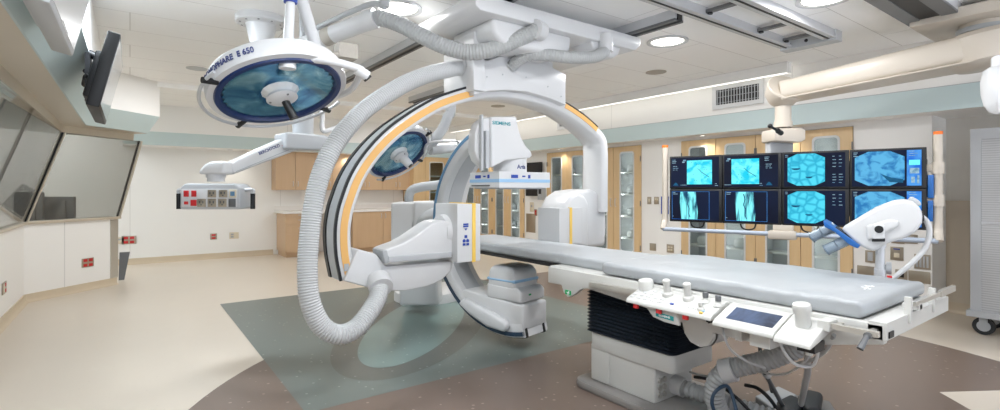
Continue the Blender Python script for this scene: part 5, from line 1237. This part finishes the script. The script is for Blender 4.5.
solo('draped_lamp_head', dr, m_drape, 'white plastic-draped bundle hanging at the right edge below the boom', 'drape', tuple(c0), ang=60)
t = rail('ceiling_rail', 3.6, 5.5, 1.1, 1.45, 'wide dark double ceiling rail running into the cream boom carriage', z0=2.80)

# ================================================================== SUPPLY CART
cart = thing('supply_cart', 'tall white supply cart with a closed grey tambour door at the right edge', 'cart', (6.75, .75, 0))
cx0, cx1, cy0, cy1, ct = 6.47, 7.0, .2, 1.235, 1.95
b = MB(); b.box(cx0, cx0 + .03, cy1 - .075, cy1, .2, ct, .004); b.box(cx0, cx0 + .03, cy0, cy0 + .075, .2, ct, .004); b.box(cx0 + .001, cx0 + .03, cy0 + .07, cy1 - .07, ct - .1, ct - .001, .004)
b.box(cx0 + .028, cx1, cy1 - .03, cy1, .2, ct, .004); b.box(cx0 + .028, cx1, cy0, cy0 + .03, .2, ct); b.box(cx1 - .02, cx1, cy0, cy1, .2, ct); b.box(cx0 + .028, cx1, cy0, cy1, ct - .03, ct); b.box(cx0 - .03, cx1 + .01, cy0 - .02, cy1 + .025, .17, .225, .012)
part('carcass', b, m_shell2, cart)
b = MB(); b.box(cx0 + .012, cx0 + .024, cy0 + .07, cy1 - .07, .225, ct - .09); td = part('tambour_door', b, m_slat, cart)
b = MB(); b.box(cx0 + .006, cx0 + .016, cy0 + .075, cy1 - .075, 1.05, 1.075, .003); part('handle_strip', b, m_alu, td)
for x, y in ((6.53, 1.15), (6.94, 1.15), (6.53, .28), (6.94, .28)):
    b = MB(); b.cyl((x - .018, y, .082), (x + .018, y, .082), .082, n=28, bev=.01); ca = part('caster', b, m_rubber, cart)
    b = MB(); b.cyl((x - .02, y, .082), (x + .02, y, .082), .05, n=20); b.box(x - .03, x - .022, y - .03, y + .03, .07, .17, .004); b.box(x + .022, x + .03, y - .03, y + .03, .07, .17, .004); part('caster_fork', b, m_grey_sh, ca)

# ================================================================== SCREENS ON THE LEFT BULKHEAD
def wall_screen(x, y0, y1, z0, z1, tilt, th, shell, scr, lab, mount):
    t = thing('wall_display', lab, 'monitor', (x, (y0 + y1) / 2, z0), 'displays on the left bulkhead')
    ux = EY; uz = V((tilt, 0, z1 - z0)); H_ = uz.length; uz.normalize(); un = uz.cross(EY) * -1; un = un if un.x > 0 else -un
    o = V((x, y0, z0)); W = y1 - y0
    b = MB(); b.prism([(0, 0), (W, 0), (W, H_), (0, H_)], o, ux, uz, un, -th, 0, .008, 2); part('casing', b, shell, t)
    e = .028
    b = MB(); b.prism([(e, e), (W - e, e), (W - e, H_ - e), (e, H_ - e)], o, ux, uz, un, -.001, .002); part('screen', b, scr, t)
    b = MB(); b.prism([(W * .2, H_ * .15), (W * .8, H_ * .15), (W * .8, H_ * .8), (W * .2, H_ * .8)], o, ux, uz, un, -th - .05, -th + .002, .015); part('rear_cover', b, shell, t)
    c = o + ux * W * .5 + uz * H_ * .45 - un * (th + .04); wallp = V((-.27, c.y, c.z - .02))
    b = MB(); b.tube([c, (c + wallp) / 2 + V((0, -.12, .03)), wallp], .028, 10, 6); b.tube([c + EZ * .1, (c + wallp) / 2 + V((0, .08, .12)), wallp + EZ * .1], .02, 10, 6)
    b.box(-.27, -.24, c.y - .13, c.y + .13, c.z - .16, c.z + .2, .006); b.cyl(c - un * -.03 + EZ * .2, c - un * .06 + EZ * .22, .03, n=12); part('wall_mount', b, mount, t)
    return t
wall_screen(-.17, 4.38, 5.5, 1.93, 2.45, .12, .075, m_black, m_tvscr, 'black flat screen tilted down on the left bulkhead', m_black)
wall_screen(-.25, 2.6, 3.56, 2.09, 2.45, .08, .09, m_shell2, m_shell, 'pale grey screen casing at the top left, nearer than the black one', m_black)

# ================================================================== LIGHT
w_ = bpy.data.worlds.new('room_light'); S.world = w_; w_.use_nodes = True
nt = w_.node_tree; bg = nt.nodes['Background']; bg.inputs[1].default_value = 1.0
tc = nt.nodes.new('ShaderNodeTexCoord'); sx_ = nt.nodes.new('ShaderNodeSeparateXYZ'); nt.links.new(tc.outputs['Generated'], sx_.inputs[0])
mr = nt.nodes.new('ShaderNodeMapRange'); mr.inputs['From Min'].default_value = -.12; mr.inputs['From Max'].default_value = .08; nt.links.new(sx_.outputs['Z'], mr.inputs['Value'])
wm = nt.nodes.new('ShaderNodeMix'); wm.data_type = 'RGBA'; nt.links.new(mr.outputs['Result'], wm.inputs['Factor'])
wm.inputs['A'].default_value = (2.5, 2.65, 2.95, 1); wm.inputs['B'].default_value = (.4, .43, .5, 1)      # added world fill through the open end, brighter below to lift the ceiling
nt.links.new(wm.outputs['Result'], bg.inputs[0])
S.view_settings.view_transform = 'Standard'; S.view_settings.look = 'None'; S.view_settings.gamma = 1; S.view_settings.use_curve_mapping = False
S.view_settings.exposure = 0.17
S.cycles.max_bounces = 10; S.cycles.diffuse_bounces = 8; S.cycles.transparent_max_bounces = 12; S.cycles.use_denoising = True
